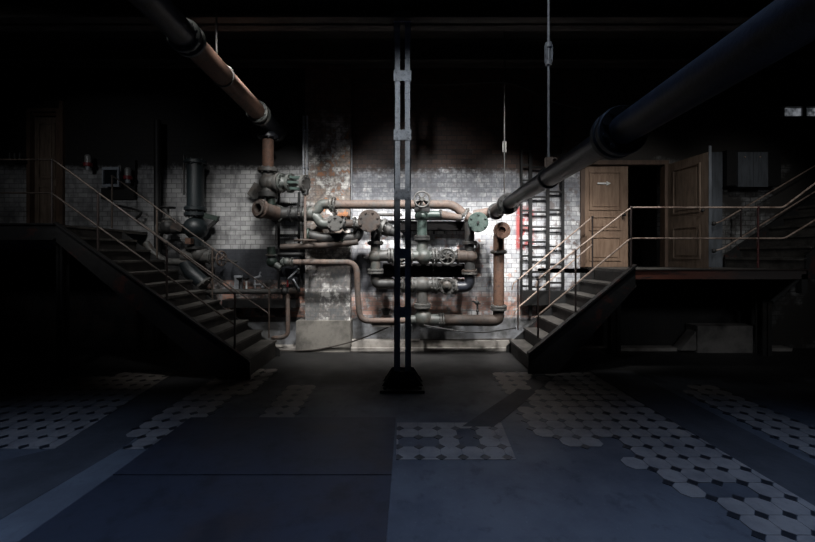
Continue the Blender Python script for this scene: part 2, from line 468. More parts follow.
def tiles(name, polys, missing=(), clip=()):
    """octagon tiles with black inserts; clip: floor lines (pixel pairs) whose right-hand side is cut away"""
    polys = [[G(*p) for p in q] for q in polys]; miss = [G(*p) for p in missing]
    lines = [(Vector(G(*a)), Vector(G(*b))) for a, b in clip]

    def cut(pl):
        for a, b in lines:
            n = Vector((-(b - a).y, (b - a).x)); out = []
            for k in range(len(pl)):
                p, q = Vector(pl[k]), Vector(pl[(k + 1) % len(pl)]); dp, dq = (p - a).dot(n), (q - a).dot(n)
                if dp >= 0: out.append(p)
                if (dp >= 0) != (dq >= 0): out.append(p + (q - p) * (dp / (dp - dq)))
            pl = out
            if len(pl) < 3: return []
        return pl
    t = MB(); dots = MB(); have = set()
    for i in range(-40, 40):
        for j in range(-30, 40):
            cx, cy = GX + (i + .5) * TP, GY + (j + .5) * TP
            if cy < 1.2 or cy > 6.2 or not any(inside(cx, cy, q) for q in polys): continue
            if any((cx - a) ** 2 + (cy - b) ** 2 < .012 for a, b in miss): continue
            h = TP / 2 - .0015; k = TC
            o8 = cut([(cx + a, cy + b) for a, b in ((-h, -h + k), (-h + k, -h), (h - k, -h), (h, -h + k), (h, h - k), (h - k, h), (-h + k, h), (-h, h - k))])
            if not o8: continue
            have.add((i, j))
            t.prism([(p[0], p[1], 0) for p in o8], Z * (.004 + random.uniform(0, .0015)))
    k = TC - .003
    for (i, j) in sorted({(i + a, j + b) for i, j in have for a in (0, 1) for b in (0, 1)}):
        if sum(((i - a, j - b) in have) for a in (0, 1) for b in (0, 1)) >= 2:
            cx, cy = GX + i * TP, GY + j * TP
            o4 = cut([(cx - k, cy), (cx, cy - k), (cx + k, cy), (cx, cy + k)])
            if o4: dots.prism([(p[0], p[1], 0) for p in o4], Z * .004)
    o = struct(t.build(name, 'tile')); dots.build('black_inserts', 'tiledot', o)
    return o


tiles('floor_tiles_centre', [[(380, 421), (480, 421), (490, 431), (502, 422), (530, 466), (380, 466)]], [(412, 443), (424, 443), (464, 443), (470, 430)],
      [((397, 415), (396, 470)), ((390, 460), (520, 460)), ((517, 462), (500, 420)), ((520, 423), (397, 423))])
tiles('floor_tiles_right', [[(486, 371), (528, 371), (536, 392), (505, 396)], [(538, 371), (600, 371), (660, 402), (705, 436), (800, 486), (850, 515), (850, 560), (790, 552), (745, 522), (715, 502), (651, 478), (612, 450), (580, 447), (536, 439), (516, 408), (545, 388)]],
      [(606, 447), (617, 447), (731, 486), (745, 492), (722, 486)], [((815, 507), (640, 402.6))])
tiles('floor_tiles_far_right', [[(690, 384), (712, 384), (830, 440), (850, 480), (765, 436), (690, 398)]], (), [((660, 380), (815, 465))])
tiles('floor_tiles_left', [[(-90, 390), (0, 385), (140, 372), (180, 374), (150, 405), (70, 455), (-90, 455)]], (), [((55, 449), (166, 378)), ((-90, 449), (90, 449))])
tiles('floor_tiles_aisle', [[(110, 454), (162, 454), (210, 416), (250, 390), (275, 370), (222, 370), (190, 392), (160, 415)], [(254, 418), (301, 418), (322, 386), (283, 388)]], (), [((110, 449.5), (310, 449.5))])
# pale screed strip at the left and the dark cover strip crossing the tiles


def slab(name, px, mat, t=.003):
    return struct(MB().prism([(*G(*p), 0) for p in px], Z * t).build(name, mat))


slab('floor_screed_strip', [(119, 449.8), (150, 449.8), (18, 542), (-44, 547)], 'strip_pale')
slab('floor_dark_strip', [(462, 427), (494, 427), (556, 376), (538, 372), (520, 388)], 'strip', .005)
slab('floor_edge_strip', [(590, 371), (630, 371), (830, 474), (830, 516), (640, 402.3)], 'strip', .005)
slab('floor_channel', [(-60, 475), (55, 448.5), (166, 378), (225, 375), (119, 449.5), (-44, 546), (-80, 560)], 'strip', .002)
# two steel plates let into the floor
for i, (q, lab) in enumerate(((((191, 418.5), (396, 418.5), (391.5, 476), (113, 476)), 'blue-grey steel floor plate, the farther of the two, below the column'),
                              (((112, 477), (391.4, 477), (386, 548), (12, 548)), 'large blue-grey steel floor plate in front of another plate'))):
    g = [G(*p) for p in q]
    o = MB().prism([(a, b, 0) for a, b in g], Z * .012).build('floor_plate', 'plate')
    tag(o, lab, 'floor plate', 'steel plates in the floor')

# ------------------------------------------------------------------ riveted column
dc = 4.6
t = thing('steel_column', 'grey riveted steel column of two upright channels on a black foot', 'column', (P(402.5, 0, dc).x, dc, 0))
ztop = 4.27
for a, b in ((394, 400), (405, 411)):
    x0, x1 = P(a, 0, dc).x, P(b, 0, dc).x
    MB().box((x0, dc, .02), (x1, dc + .012, ztop)).box((x0 if a < 400 else x1 - .012, dc, .02), (x0 + .012 if a < 400 else x1, dc + .14, ztop)).box((x0, dc + .128, .02), (x1, dc + .14, ztop)).build('channel', 'steel', t)
for y in (17, 76, 135, 194.5, 253.5, 312):
    zc = P(0, y, dc).z; x0, x1 = P(394, 0, dc).x, P(411, 0, dc).x
    b = MB().box((x0 - .002, dc - .012, zc - .06), (x1 + .002, dc, zc + .06)).build('batten_plate', 'steel', t)
    rv = MB()
    for xx in (x0 + .03, x1 - .03):
        for zz in (zc - .035, zc + .035): rv.ball(Vector((xx, dc - .012, zz)), .013, Y, .7, 10)
    rv.build('rivets', 'steel', b)
xc = P(402.5, 0, dc).x
ft = MB().box((xc - .25, dc - .18, .0), (xc + .25, dc + .34, .03)).build('base_plate', 'black', t)
for yy in (dc - .02, dc + .15):
    MB().prism([(xc - .24, yy, .03), (xc + .24, yy, .03), (xc + .13, yy, .2), (xc - .13, yy, .2)], Y * .02).build('gusset', 'black', ft)
bl = MB()
for sx in (-.2, .2):
    for yy in (dc - .12, dc + .28): bl.cyl((xc + sx, yy, .03), (xc + sx, yy, .055), .022, 6)
bl.build('anchor_bolts', 'black', ft)

# ------------------------------------------------------------------ overhead pipes
zA = 3.525


def AL(d): return Vector((-2.006 - .035 * (d - 3.06), d, zA))


def dAy(y): return (zA - EYE) * F / (VY - y)


t = thing('overhead_pipe', 'rust-brown and blue-black overhead pipe sloping in from the upper left', 'pipe', AL(3.6))
part_label(MB().tube([AL(1.2), AL(dAy(37))], .119).build('pipe_section', 'blueblack', t), 'blue-black painted section')
part_label(MB().tube([AL(dAy(39)), AL(dAy(113))], .113).build('pipe_section', 'rust_orange', t), 'rust-brown section')
for y in (35.5, 40.5): flange(t, AL(dAy(y)), AL(4) - AL(3), .152, .04, 'greygreen', 10)
for y in (111.5, 114.5): flange(t, AL(dAy(y)), AL(4) - AL(3), .152, .045, 'greygreen', 10)
e0 = AL(6.03); e0.x = P(268, 0, 6.0).x
MB().tube([AL(dAy(114)), AL(5.95), AL(6.35)], .116).build('end_section', 'blueblack', t)
MB().tube([e0, Vector((e0.x, 6.0, P(0, 138, 6).z))], .105).build('down_branch', 'blueblack', t)
flange(t, AL(6.33), Y, .155, .05, 'dark', 10, 'end_cap')
flange(t, P(268, 137, 6.0), Z, R(10, 6), .05, 'blueblack', 8)
cl = AL(dAy(76))
MB().torus(cl, AL(4) - AL(3), .117, .011).build('clamp_ring', 'grey', t)
t = thing('hanger_rod', 'thin pale hanger rod holding the rust-brown overhead pipe', 'hanger rod', (cl.x - .07, cl.y, zA + .11))
a = Vector((cl.x - .07, cl.y, zA + .12)); b = P(215.6, 0, cl.y); b.z = ZC - .001
MB().cyl(a, Vector((b.x, b.y, b.z)), .011, 10).build('rod', 'grey', t)
MB().obox(a + Z * .03, X, Z, .05, .03, .09).build('clevis', 'grey', t)

dB = Vector((.04, 1, -.005)); A0 = P(495, 212, 6.0)


def BR(d): return A0 + dB * (d - 6.0)


t = thing('overhead_pipe', 'dark blue-black overhead pipe descending from the upper right', 'pipe', BR(3))
MB().tube([BR(.45), BR(5.0)], .08).build('pipe_section', 'blueblack', t)
part_label(MB().tube([BR(5.08), BR(5.92)], .092).build('end_section', 'rust_dark', t), 'thicker rusty end section')
for d in (2.14, 2.21): flange(t, BR(d), dB, .135, .05, 'black', 10)
for d in (5.02, 5.09): flange(t, BR(d), dB, .135, .045, 'dark', 8)
flange(t, BR(5.92), dB, .125, .04, 'dark', 8)
d = 3.4
t = thing('hanger_rod', 'long pale hanger rod with a turnbuckle above the blue-black pipe', 'hanger rod', BR(d))
a = BR(d) + Z * .083
MB().cyl(a + Z * .05, Vector((P(548.5, 0, d).x, d, ZC - .001)), .0115, 10).build('rod', 'galv', t)
zt = P(0, 54, d).z
tb = MB()
for s in (-1, 1): tb.box((P(548.6, 0, d).x + s * .024 - .008, d - .012, zt - .075), (P(548.6, 0, d).x + s * .024 + .008, d + .012, zt + .075))
for zz in (zt - .075, zt + .075): tb.cyl((P(548.6, 0, d).x, d, zz - .02), (P(548.6, 0, d).x, d, zz + .02), .03, 10)
tb.build('turnbuckle', 'galv', t)
MB().torus(BR(d), dB, .084, .012).build('clamp_ring', 'dark', t)
MB().obox(a + Z * .04, X, Z, .06, .035, .1).build('clevis', 'rail', t)
MB().torus(a + Vector((.045, -.02, .06)), Y, .022, .005).build('hook', 'rail', t)
d = 5.05
t = thing('hanger_rod', 'short hanger rod with a turnbuckle at the wall end of the right pipe', 'hanger rod', BR(d))
xr = P(504.3, 0, d).x; a = Vector((xr, d, BR(d).z + .13))
MB().cyl(a, Vector((xr, d, ZC - .001)), .008, 8).build('rod', 'dark', t)
tb = MB(); zt = P(0, 147, d).z
for s in (-1, 1): tb.box((xr + s * .018 - .006, d - .01, zt - .07), (xr + s * .018 + .006, d + .01, zt + .07))
tb.build('turnbuckle', 'grey', t)

# ------------------------------------------------------------------ drop pipe and caged valve, left of the pilaster
D = 6.0
t = thing('drop_pipe', 'short upright rusty pipe between overhead pipe and caged valve', 'pipe', P(268, 169, D))
MB().tube([P(268, 139.5, D), P(268, 170, D)], R(5.6, D)).build('pipe_section', 'rust_orange', t)
flange(t, P(268, 170.3, D), Z, R(10, D), R(4, D), 'grey', 8)
t = thing('stop_valve', 'grey valve with a green cage and a long upright spindle beside the pilaster', 'valve', P(268, 198, D))
c = P(268, 182.5, D)
ax = Vector((1, -.28, -.08))
MB().ball(c, R(8.8, D), Z, .95).ball(c + ax * R(4, D), R(8, D), ax, 1.1).cyl(P(268, 172.5, D), P(268, 196, D), R(6, D)).build('body', 'grey', t)
MB().cyl(c + ax * R(6, D), c + ax * R(12, D), R(7.2, D)).build('neck', 'grey', t)
flange(t, c + ax * R(12.5, D), ax, R(10, D), R(2.8, D), 'grey', 8)
flange(t, c + ax * R(15.5, D), ax, R(9.4, D), R(2.2, D), 'greygreen', 8)
MB().lathe(c + ax * R(16, D), ax, [(0, R(6.5, D)), (R(4, D), R(4.2, D)), (R(9, D), R(5, D))], 20, True).build('bonnet', 'greygreen', t)
flange(t, c + ax * R(24.5, D), ax, R(9.6, D), R(3, D), 'greygreen', 8)
cg = MB(); axn, u, w = frame(ax)
for k in range(6):
    q = c + axn * R(26, D) + (u * math.cos(k * math.pi / 3) + w * math.sin(k * math.pi / 3)) * R(6.2, D)
    cg.obox(q + axn * R(7, D), axn, u, R(15, D), R(2.4, D), R(2.4, D))
cg.build('cage', 'green', t)
flange(t, c + ax * R(39.5, D), ax, R(8.8, D), R(3.5, D), 'grey', 8, 'end_ring')
MB().cyl(c + axn * R(24, D), c + axn * R(40, D), R(1.6, D), 10).build('shaft', 'dark', t)
sp = P(305.2, 0, 5.85)
MB().cyl(Vector((sp.x, 5.85, P(0, 193, 5.85).z)), Vector((sp.x, 5.85, P(0, 241, 5.85).z)), R(1.3, D), 10).build('spindle', 'rust', t)
MB().obox(P(305.2, 192, 5.85), X, Z, R(5, D), R(6, D), R(5, D)).build('gear_box', 'dark', t)
handwheel(t, P(305.2, 240.5, 5.85), Z, R(11, D), R(1, D), 'rust_dark', 4)
flange(t, P(268, 195, D), Z, R(9.8, D), R(5, D), 'dark', 8)
t = thing('pipe_elbow', 'open-ended pipe stub facing forward under the caged valve', 'pipe', P(262, 208, 5.8))
MB().tube([P(271, 196, D), P(271, 206, D)], R(4.5, D)).build('riser', 'dkgreen', t)
a0, a1 = P(257.5, 208, 5.62), P(277.5, 214, 6.0); ax = (a1 - a0).normalized()
MB().lathe(a0, ax, [(.3, R(4.8, 5.7)), (0, R(4.8, 5.7)), (0, R(7.6, 5.7)), (.04, R(7.6, 5.7)), ((a1 - a0).length, R(7.4, D))], 24).build('stub', 'rust', t)
MB().disc(a0 + ax * .06, ax, R(9.6, 5.7), .05, 6, hole=R(7, 5.7)).build('collar', 'rust', t)
MB().lathe(a0 + ax * .02, ax, [(.2, 1e-4), (.2, R(5, 5.7)), (.205, R(5, 5.7))], 20).build('rusty_plug', 'rust_orange', t)
flange(t, a1, ax, R(9, D), R(3, D), 'greygreen', 8)
o = MB().prism([P(247, 194, 6.5), P(254, 182, 6.5), P(263, 186, 6.5), P(261, 198, 6.5), P(253, 199, 6.5)], Y * .02).build('wall_plate', 'grey')
tag(o, 'small dull angular plate on the tiled wall behind the open pipe stub', 'plate')
t = thing('connecting_pipe', 'short dark flanged pipe between open stub and forked pipe', 'pipe', P(296, 214, D))
MB().tube([a1, P(286, 214, D), P(309, 214, D)], R(6.6, D)).build('pipe_section', 'dark', t)
for x in (291, 298.5, 303): flange(t, P(x, 214, D), X, R(8.4, D), R(2.2, D), 'black', 8)

# forked pipe
t = thing('forked_pipe', 'grey-green forked pipe splitting into two arms against the pilaster', 'pipe', P(315, 214, D))
MB().tube([P(304, 214, D), P(314, 214, D)], R(7.2, D)).build('stem', 'greygreen', t)
for s, ye in ((-1, 204), (1, 224)):
    MB().tube([P(309, 214 + s * .5, D), P(317, 214 + s * 3, D), P(321, ye, D), P(331, ye, D)], R(5, D), R(9, D)).build('arm', 'greygreen', t)
flange(t, P(331.3, 204.3, D), X, R(8, D), R(2.2, D), 'greygreen', 8)
flange(t, P(330.5, 224, D), X, R(8, D), R(2, D), 'grey', 8)

# round cover beside fork
t = thing('branch_fitting', 'small round bolted cover under the long rust pipe, right of the forked pipe', 'pipe fitting', P(335, 224, D))
flange(t, P(335.5, 223.5, 5.85), Y, R(8, 5.85), .04, 'grey', 6, 'cover', br=.02)
MB().cyl(P(335.5, 223.5, 5.86), P(335.5, 223.5, 6.1), R(6.2, D)).build('body', 'grey', t)
MB().cyl(P(331, 224, D), P(356, 224, D), R(4.6, D)).build('neck', 'rust_dark', t)
for x in (345, 355): flange(t, P(x, 224, D), X, R(7.2, D), R(2, D), 'dark', 8)

# long upper rust pipe
D2 = 6.12
t = thing('long_pipe', 'long level rust-brown pipe passing behind the column', 'pipe', P(400, 204.5, D2))
MB().tube([P(334, 204.5, D2), P(453, 204.5, D2), P(464.5, 214.5, D2)], R(4.5, D2), R(15, D2)).build('pipe_section', 'rust', t)
flange(t, P(334.5, 204.5, D2), X, R(8, D2), R(2, D2), 'grey', 8)
flange(t, P(464, 214, D2), X + Z * -.87, R(7.6, D2), R(2.2, D2), 'grey', 8)

# tee with the big brown blind flange
t = thing('tee_fitting', 'dark iron tee closed by a brown eight-bolt round cover left of the column', 'pipe fitting', P(375, 243, D))
c = P(369.3, 221, 5.72)
flange(t, c, Y, R(11.4, 5.72), .05, 'rust_dark', 8, 'cover', br=.018)
MB().cyl(c + Y * .03, P(373, 223, 6.1), R(7.5, D)).build('body', 'dark', t)
MB().cyl(P(355, 224, D), P(375, 224, D), R(5, D)).build('side_neck', 'grey', t)
a0, a1 = P(374, 224, D), P(398, 234, D)
MB().cyl(a0, P(390, 231, D), R(7.5, D), 20, R(6.5, D)).build('branch', 'dark', t)
flange(t, P(382, 228, 5.95), a1 - a0, R(10, D), R(3.5, D), 'grey', 8)
MB().cyl(P(388, 230, D), P(402, 236, D), R(6, D), 16, R(2.5, D)).build('cone', 'dark', t)
MB().cyl(P(375.5, 224, D), P(375.5, 242, D), R(4.7, D)).build('down_pipe', 'black', t)
flange(t, P(375.5, 243, D), Z, R(8, D), R(3, D), 'dark', 8)

# left globe of middle manifold with elbow down to lower manifold
t = thing('globe_fitting', 'grey globe-shaped pipe fitting left of the column with a side flange', 'pipe fitting', P(375, 272, D))
MB().ball(P(375.5, 256, D), R(7, D), Z, 1.05).cyl(P(375.5, 244.5, D), P(375.5, 271, D), R(4.9, D)).build('body', 'greygreen', t)
MB().cyl(P(364, 258, 6.05), P(370, 257, 6.02), R(1.1, D), 10).build('spigot', 'grey', t)
MB().cyl(P(375.5, 255.5, D), P(389, 255.5, D), R(5.6, D)).build('side_neck', 'grey', t)
flange(t, P(389.3, 255.5, D), X, R(7.8, D), R(2.4, D), 'grey', 8)
flange(t, P(375.5, 270.2, D), Z, R(8, D), R(2.2, D), 'grey', 8)
t = thing('pipe_bend', 'dark iron bend turning from the left globe fitting into the lower manifold', 'pipe', P(385, 285, D))
MB().tube([P(375.5, 273, D), P(375.5, 284, D), P(402, 284, D)], R(5, D), R(10, D)).build('bend', 'dark', t)
flange(t, P(375.5, 272.8, D), Z, R(8, D), R(2, D), 'grey', 8)
flange(t, P(402.5, 284.5, D), X, R(7.6, D), R(2.4, D), 'grey', 8)

# middle manifold right of the column
t = thing('manifold_pipe', 'grey pipe of the middle row from left globe to valve with spoked wheel', 'pipe', P(410, 256, D))
MB().cyl(P(390, 255.5, D), P(434, 256, D), R(5.4, D)).build('pipe_section', 'greygreen', t)
MB().ball(P(424, 256.5, D), R(7.8, D), X, 1.1).build('globe', 'greygreen', t)
flange(t, P(392.5, 255.5, D), X, R(7.8, D), R(2.2, D), 'grey', 8)
flange(t, P(433, 256, D), X, R(7.6, D), R(2.2, D), 'grey', 8)
t = thing('gate_valve', 'dark gate valve with spoked wheel in middle pipe row, right of the column', 'valve', P(447, 256.5, D))
flange(t, P(436.2, 256, D), X, R(7.6, D), R(2.2, D), 'grey', 8)
MB().cyl(P(437, 256.5, D), P(457, 256.5, D), R(5.5, D)).ball(P(447, 256.5, D), R(7.5, D), X).build('body', 'dark', t)
MB().cyl(P(447, 256.5, 6.0), P(447, 256.5, 5.7), R(4, D)).build('bonnet', 'dark', t)
handwheel(t, P(447, 256.6, 5.68), Y, R(8.8, 5.68), R(1.1, 5.68), 'grey', 6, R(2.3, 5.68), True)
flange(t, P(458, 256.5, D), X, R(7.2, D), R(2.2, D), 'rust_dark', 8)

t = thing('gate_valve', 'grey gate valve mostly hidden behind the column in the middle pipe row', 'valve', P(402, 262, D))
MB().ball(P(402, 256, D), R(6.6, D), X).cyl(P(402, 256, D), P(402, 257, 5.75), R(3.6, D)).build('body', 'dark', t)
handwheel(t, P(401.5, 258.5, 5.74), Y, R(8.8, 5.74), R(1.1, 5.74), 'grey', 5, R(2.2, 5.74), True)
flange(t, P(411.5, 256, D), X, R(7.2, D), R(2.2, D), 'grey', 8)
# right riser
t = thing('riser_pipe', 'dark riser pipe with two flanges below the green bolted cover', 'pipe', P(469.5, 272, D))
MB().cyl(P(469.5, 222, D), P(469.5, 271.5, D), R(5, D)).build('pipe_section', 'dark', t)
MB().cyl(P(459, 256.5, D), P(471, 256.5, D), R(6.4, D)).ball(P(470, 256.5, D), R(7.4, D)).build('tee_body', 'rust_dark', t)
flange(t, P(469.5, 243, D), Z, R(8, D), R(3.2, D), 'dark', 8)
flange(t, P(469.5, 271, D), Z, R(8, D), R(2.2, D), 'rust_dark', 8)
t = thing('pipe_bend', 'glossy black bend under the dark riser pipe', 'pipe', P(466, 284, D))
MB().tube([P(469.5, 273.5, D), P(469.5, 287, D), P(456, 287, D)], R(5.4, D), R(12, D)).build('bend', 'blueblack', t)
flange(t, P(469.5, 273.4, D), Z, R(8, D), R(2.2, D), 'grey', 8)
flange(t, P(455.6, 287, D), X, R(7.6, D), R(2.2, D), 'grey', 8)
# lower manifold
t = thing('manifold_tee', 'grey tee of the lower pipe row with a flanged stub pointing down', 'pipe fitting', P(422, 305, D))
MB().cyl(P(403, 285, D), P(437, 285, D), R(6.4, D)).ball(P(422.5, 285, D), R(8.2, D), X, 1.2).build('body', 'grey', t)
MB().cyl(P(422.5, 287, D), P(422.5, 304, D), R(5.4, D)).build('stub', 'grey', t)
flange(t, P(405.2, 285, D), X, R(7.6, D), R(2.2, D), 'grey', 8)
for x in (412.5, 433): flange(t, P(x, 285, D), X, R(8, D), R(2, D), 'grey', 8)
flange(t, P(422.5, 304.5, D), Z, R(8.4, D), R(2.4, D), 'grey', 8)
t = thing('gate_valve', 'grey valve with a domed bolted cover and no wheel in the lower pipe row', 'valve', P(447, 286, D))
flange(t, P(436.2, 286, D), X, R(7.8, D), R(2.2, D), 'grey', 8)
MB().cyl(P(436, 286, D), P(454.5, 286.5, D), R(6, D)).build('body', 'grey', t)
MB().cyl(P(447, 286, 6.0), P(447, 286, 5.76), R(6.8, D)).build('bonnet', 'dark', t)
flange(t, P(447, 286, 5.76), Y, R(8.6, 5.76), .045, 'grey', 12, 'cover', br=.014)
MB().ball(P(447, 286, 5.74), R(5, 5.75), Y, .55).build('dome', 'greygreen', t)
MB().cyl(P(447, 286, 5.72), P(447, 286, 5.64), R(1.6, 5.7), 12).build('stem', 'grey', t)
flange(t, P(453.2, 286.5, D), X, R(7.8, D), R(2.2, D), 'grey', 8)

# green valve with handwheel at top
t = thing('gate_valve', 'green gate valve with a five-spoked handwheel, right of the column at the top', 'valve', P(422, 240, 6.05))
Dg = 6.02
MB().cyl(P(422, 211, Dg), P(422, 237, Dg), R(5.1, Dg)).ball(P(422, 216, Dg), R(7.4, Dg), Z, .8).build('body', 'green', t)
MB().cyl(P(424, 214.8, Dg), P(439.5, 214.8, Dg), R(4, Dg)).build('side_arm', 'green', t)
flange(t, P(422, 237, Dg), Z, R(8, Dg), R(2.4, Dg), 'dark', 8)
MB().obox(P(422, 210, Dg), X, Z, R(15, Dg), R(10, Dg), R(4, Dg)).build('yoke_plate', 'black', t)
yk = MB()
for s in (-1, 1): yk.tube([P(422 + s * 6, 210, Dg), P(422 + s * 5, 203, Dg - .05), P(422 + s * 1, 199, Dg - .12)], R(1.5, Dg), .04, 10)
yk.build('yoke', 'black', t)
MB().cyl(P(422, 199.3, Dg), P(422, 199.3, 5.7), R(1.6, Dg), 12).build('stem', 'dark', t)
handwheel(t, P(422, 199.3, 5.72), Y, R(8.7, 5.72), R(.95, 5.72), 'grey', 5, R(1.9, 5.72))
t = thing('valve_leg', 'grey-green pipe leg under the green valve dropping to the middle row', 'pipe', P(422, 250, Dg))
MB().lathe(P(422, 252, Dg), Z, [(0, R(6.4, D)), (R(5, D), R(5.2, D)), (R(13, D), R(5, D))], 24, True).build('pipe_section', 'greygreen', t)
flange(t, P(422, 239.4, Dg), Z, R(8, Dg), R(2.2, Dg), 'dark', 8)
t = thing('reducer_pipe', 'short rusty tapering pipe between green valve arm and green bolted cover', 'pipe', P(450, 215, Dg))
MB().cyl(P(441, 215, Dg), P(461, 218, Dg), R(4.6, Dg), 20, R(3.4, Dg)).build('taper', 'rust', t)
flange(t, P(440.6, 214.8, Dg), X, R(5.6, Dg), R(1.4, Dg), 'dark', 6)

# junction with green blind flange
t = thing('junction_fitting', 'pipe junction closed by a green bolted round cover, end of the rust pipe', 'pipe fitting', P(474, 230, D))
c = P(478, 222.3, 5.74)
part_label(flange(t, c, Y, R(10.2, 5.74), .05, 'green', 6, 'cover', br=.017), 'green round cover with bolts')
MB().cyl(c + Y * .02, P(476, 221, 6.1), R(8, D)).build('body', 'dark', t)
MB().cyl(P(466, 216, D), P(474, 220, D), R(5.4, D)).build('left_neck', 'rust', t)
MB().cyl(P(474, 215, 6.1), P(494, 212, 6.0), R(5.2, D)).build('right_neck', 'rust', t)
MB().cyl(P(478, 222.3, 5.74), P(478, 222.3, 5.69), R(1.3, D), 6).build('centre_bolt', 'dark', t)

# lowest pipe and the upright rust pipe
t = thing('lowest_pipe', 'lowest grey-brown pipe along the wall foot with an upturned right end', 'pipe', P(450, 326, D))
MB().tube([P(424, 320, D), P(498.5, 320.5, D), P(498.5, 309, D)], R(5.7, D), R(13, D)).build('pipe_section', 'rust_dark', t)
MB().ball(P(423.5, 318.5, D), R(9, D)).cyl(P(422.5, 307, D), P(422.5, 318, D), R(6.2, D)).cyl(P(424, 320, D), P(440, 320, D), R(5.9, D)).cyl(P(423, 319.5, D), P(407, 320, D), R(4.5, D)).build('elbow_body', 'greygreen', t)
flange(t, P(422.5, 307, D), Z, R(8.4, D), R(2.2, D), 'grey', 8)
for x in (440.4, 443): flange(t, P(x, 320, D), X, R(7.3, D), R(1.8, D), 'grey', 8)
flange(t, P(498.5, 309, D), Z, R(8, D), R(2, D), 'grey', 8)
t = thing('upright_pipe', 'upright orange-rust pipe with an open flanged mouth near the ladder', 'pipe', P(498.5, 306, D))
MB().tube([P(498.7, 307, D), P(498.7, 236, D)], R(5.4, D), 0).build('pipe_section', 'rust_orange', t)
MB().tube([P(498.7, 240, D), P(499.5, 230.6, D), P(501.8, 230.4, 5.72)], R(5.2, D), .1).build('mouth_elbow', 'rust_orange', t)
MB().disc(P(502, 230.4, 5.7), Y, R(8.4, 5.7), .05, 8, hole=R(3.4, 5.7), br=.008).build('mouth_flange', 'rust_orange', t)
MB().cyl(P(502, 230.4, 5.725), P(502, 230.4, 5.735), R(3.8, 5.7)).build('mouth_hole', 'void', t)  # black disc painted for the dark inside of the open mouth
for y in (252, 306.4): flange(t, P(498.7, y, D), Z, R(8.2, D), R(2.4, D), 'grey', 8)
t = thing('drain_tap', 'small dark tap standing on the lowest pipe', 'tap', P(477.5, 315, D))
MB().cyl(P(477.5, 316, D), P(477.5, 303, D), R(1, D), 10).build('stem', 'dark', t)
MB().ball(P(476.8, 302.5, D), R(2.4, D)).build('body', 'dark', t)
MB().ball(P(477.5, 311, D), R(1.6, D)).build('nut', 'dark', t)
MB().cyl(P(472.5, 301, D), P(480.5, 304, D), R(.9, D), 8).build('lever', 'dark', t)
MB().cyl(P(476, 300, D), P(476, 296.5, D), R(.7, D), 8).build('knob', 'grey', t)

# things on the centre wall behind the pipes
t = thing('wall_beam', 'black steel beam on the wall behind the green valve', 'beam', P(435, 231, 6.4))
MB().box(P(400, 221, 6.3), P(468, 231, 6.54)).build('web', 'soot', t)  # deep shadow under the pale flange put into this flat black web
part_label(MB().box(P(400, 218.5, 6.26), P(462, 220.5, 6.5)).build('top_flange', 'grey', t), 'pale dusty top flange')
for x in (434, 445): MB().cyl(P(x, 231, 6.35), P(x, 234, 6.35), R(1, 6.3), 8).build('bolt', 'black', t)
o = MB().tube([P(368, 214.8, 6.42), P(402, 214.8, 6.42)], R(1.6, 6.4), 0, 12).build('thin_pipe', 'grey'); tag(o, 'thin pale pipe on the wall just under the long rust pipe, left of the column', 'pipe')
o = MB().tube([P(383, 270, 6.3), P(464, 270.5, 6.3)], R(7, 6.3), 0, 20).build('rear_pipe', 'soot');  # black tube added where the middle row's shadow falls on the wall
for x in (392, 456): MB().box(P(x - 1, 266, 6.34), P(x + 1, 271, 6.57)).build('bracket', 'black', o)  # brackets added only to carry the shade band
tag(o, 'black pipe at the wall between the middle and lower pipe rows', 'pipe')
t = thing('funnel', 'small black funnel on the wall above the thin rust pipe', 'funnel', P(386, 315, 6.3))
MB().lathe(P(386, 315, 6.4), Z, [(0, R(2.6, 6.4)), (R(6, 6.4), R(4.6, 6.4))], 20).build('cone', 'black', t)
MB().disc(P(386, 309, 6.4), Z, R(5, 6.4), R(.8, 6.4), 0, hole=R(4, 6.4)).build('rim', 'black', t)
MB().box(P(385, 313, 6.4), P(387, 310, 6.56)).build('bracket', 'black', t)

# ------------------------------------------------------------------ pipes in front of the pilaster
t = thing('bypass_pipe', 'dark fat pipe crossing the pilaster below the forked pipe', 'pipe', P(335, 238, 6.1))
MB().tube([P(305, 234, 6.1), P(320, 238, 6.1), P(357.5, 238, 6.1), P(359.5, 226, 6.1)], R(5.4, 6.1), R(9, 6.1)).build('pipe_section', 'dark', t)
for x, y in ((309, 235), (343, 238)): flange(t, P(x, y, 6.1), X, R(7.2, 6.1), R(2, 6.1), 'dkgreen', 8)
o = MB().tube([P(281, 247.2, 6.05), P(330, 245.2, 6.05), P(358, 242, 6.05)], R(3, 6.05), .2).build('cross_pipe', 'rust_dark'); tag(o, 'thin rusty pipe just below the dark fat pipe on the pilaster', 'pipe')
o = MB().tube([P(278, 254.5, 6.25), P(302, 254.5, 6.25), P(302, 254.5, 6.6)], R(2.2, 6.2), .06).build('cross_pipe', 'black'); tag(o, 'short black pipe end behind green valve at the ladder frame', 'pipe')
t = thing('return_pipe', 'thin rust pipe bending down round the pilaster edge to the wall foot', 'pipe', P(358, 320, D))
MB().tube([P(293, 262.3, D), P(356.5, 262.3, D), P(358, 300, D), P(360, 321, D), P(408, 320.6, D)], R(3, D), R(11, D)).build('pipe_section', 'rust', t)
MB().box(P(372, 324, D), P(396, 326, 6.1)).build('support_rail', 'kerb', t)
t = thing('angle_valve', 'small green angle valve left of the pilaster at the start of the thin rust pipe', 'valve', P(272, 266, D))
MB().ball(P(272, 262, D), R(5.4, D)).cyl(P(271, 247, D), P(272, 262, D), R(4, D)).build('body', 'dkgreen', t)
flange(t, P(271.5, 255.3, D), Z, R(5.6, D), R(1.6, D), 'greygreen', 6)
MB().cyl(P(274, 264, D), P(281, 268, D), R(3.4, D)).build('outlet', 'greygreen', t)
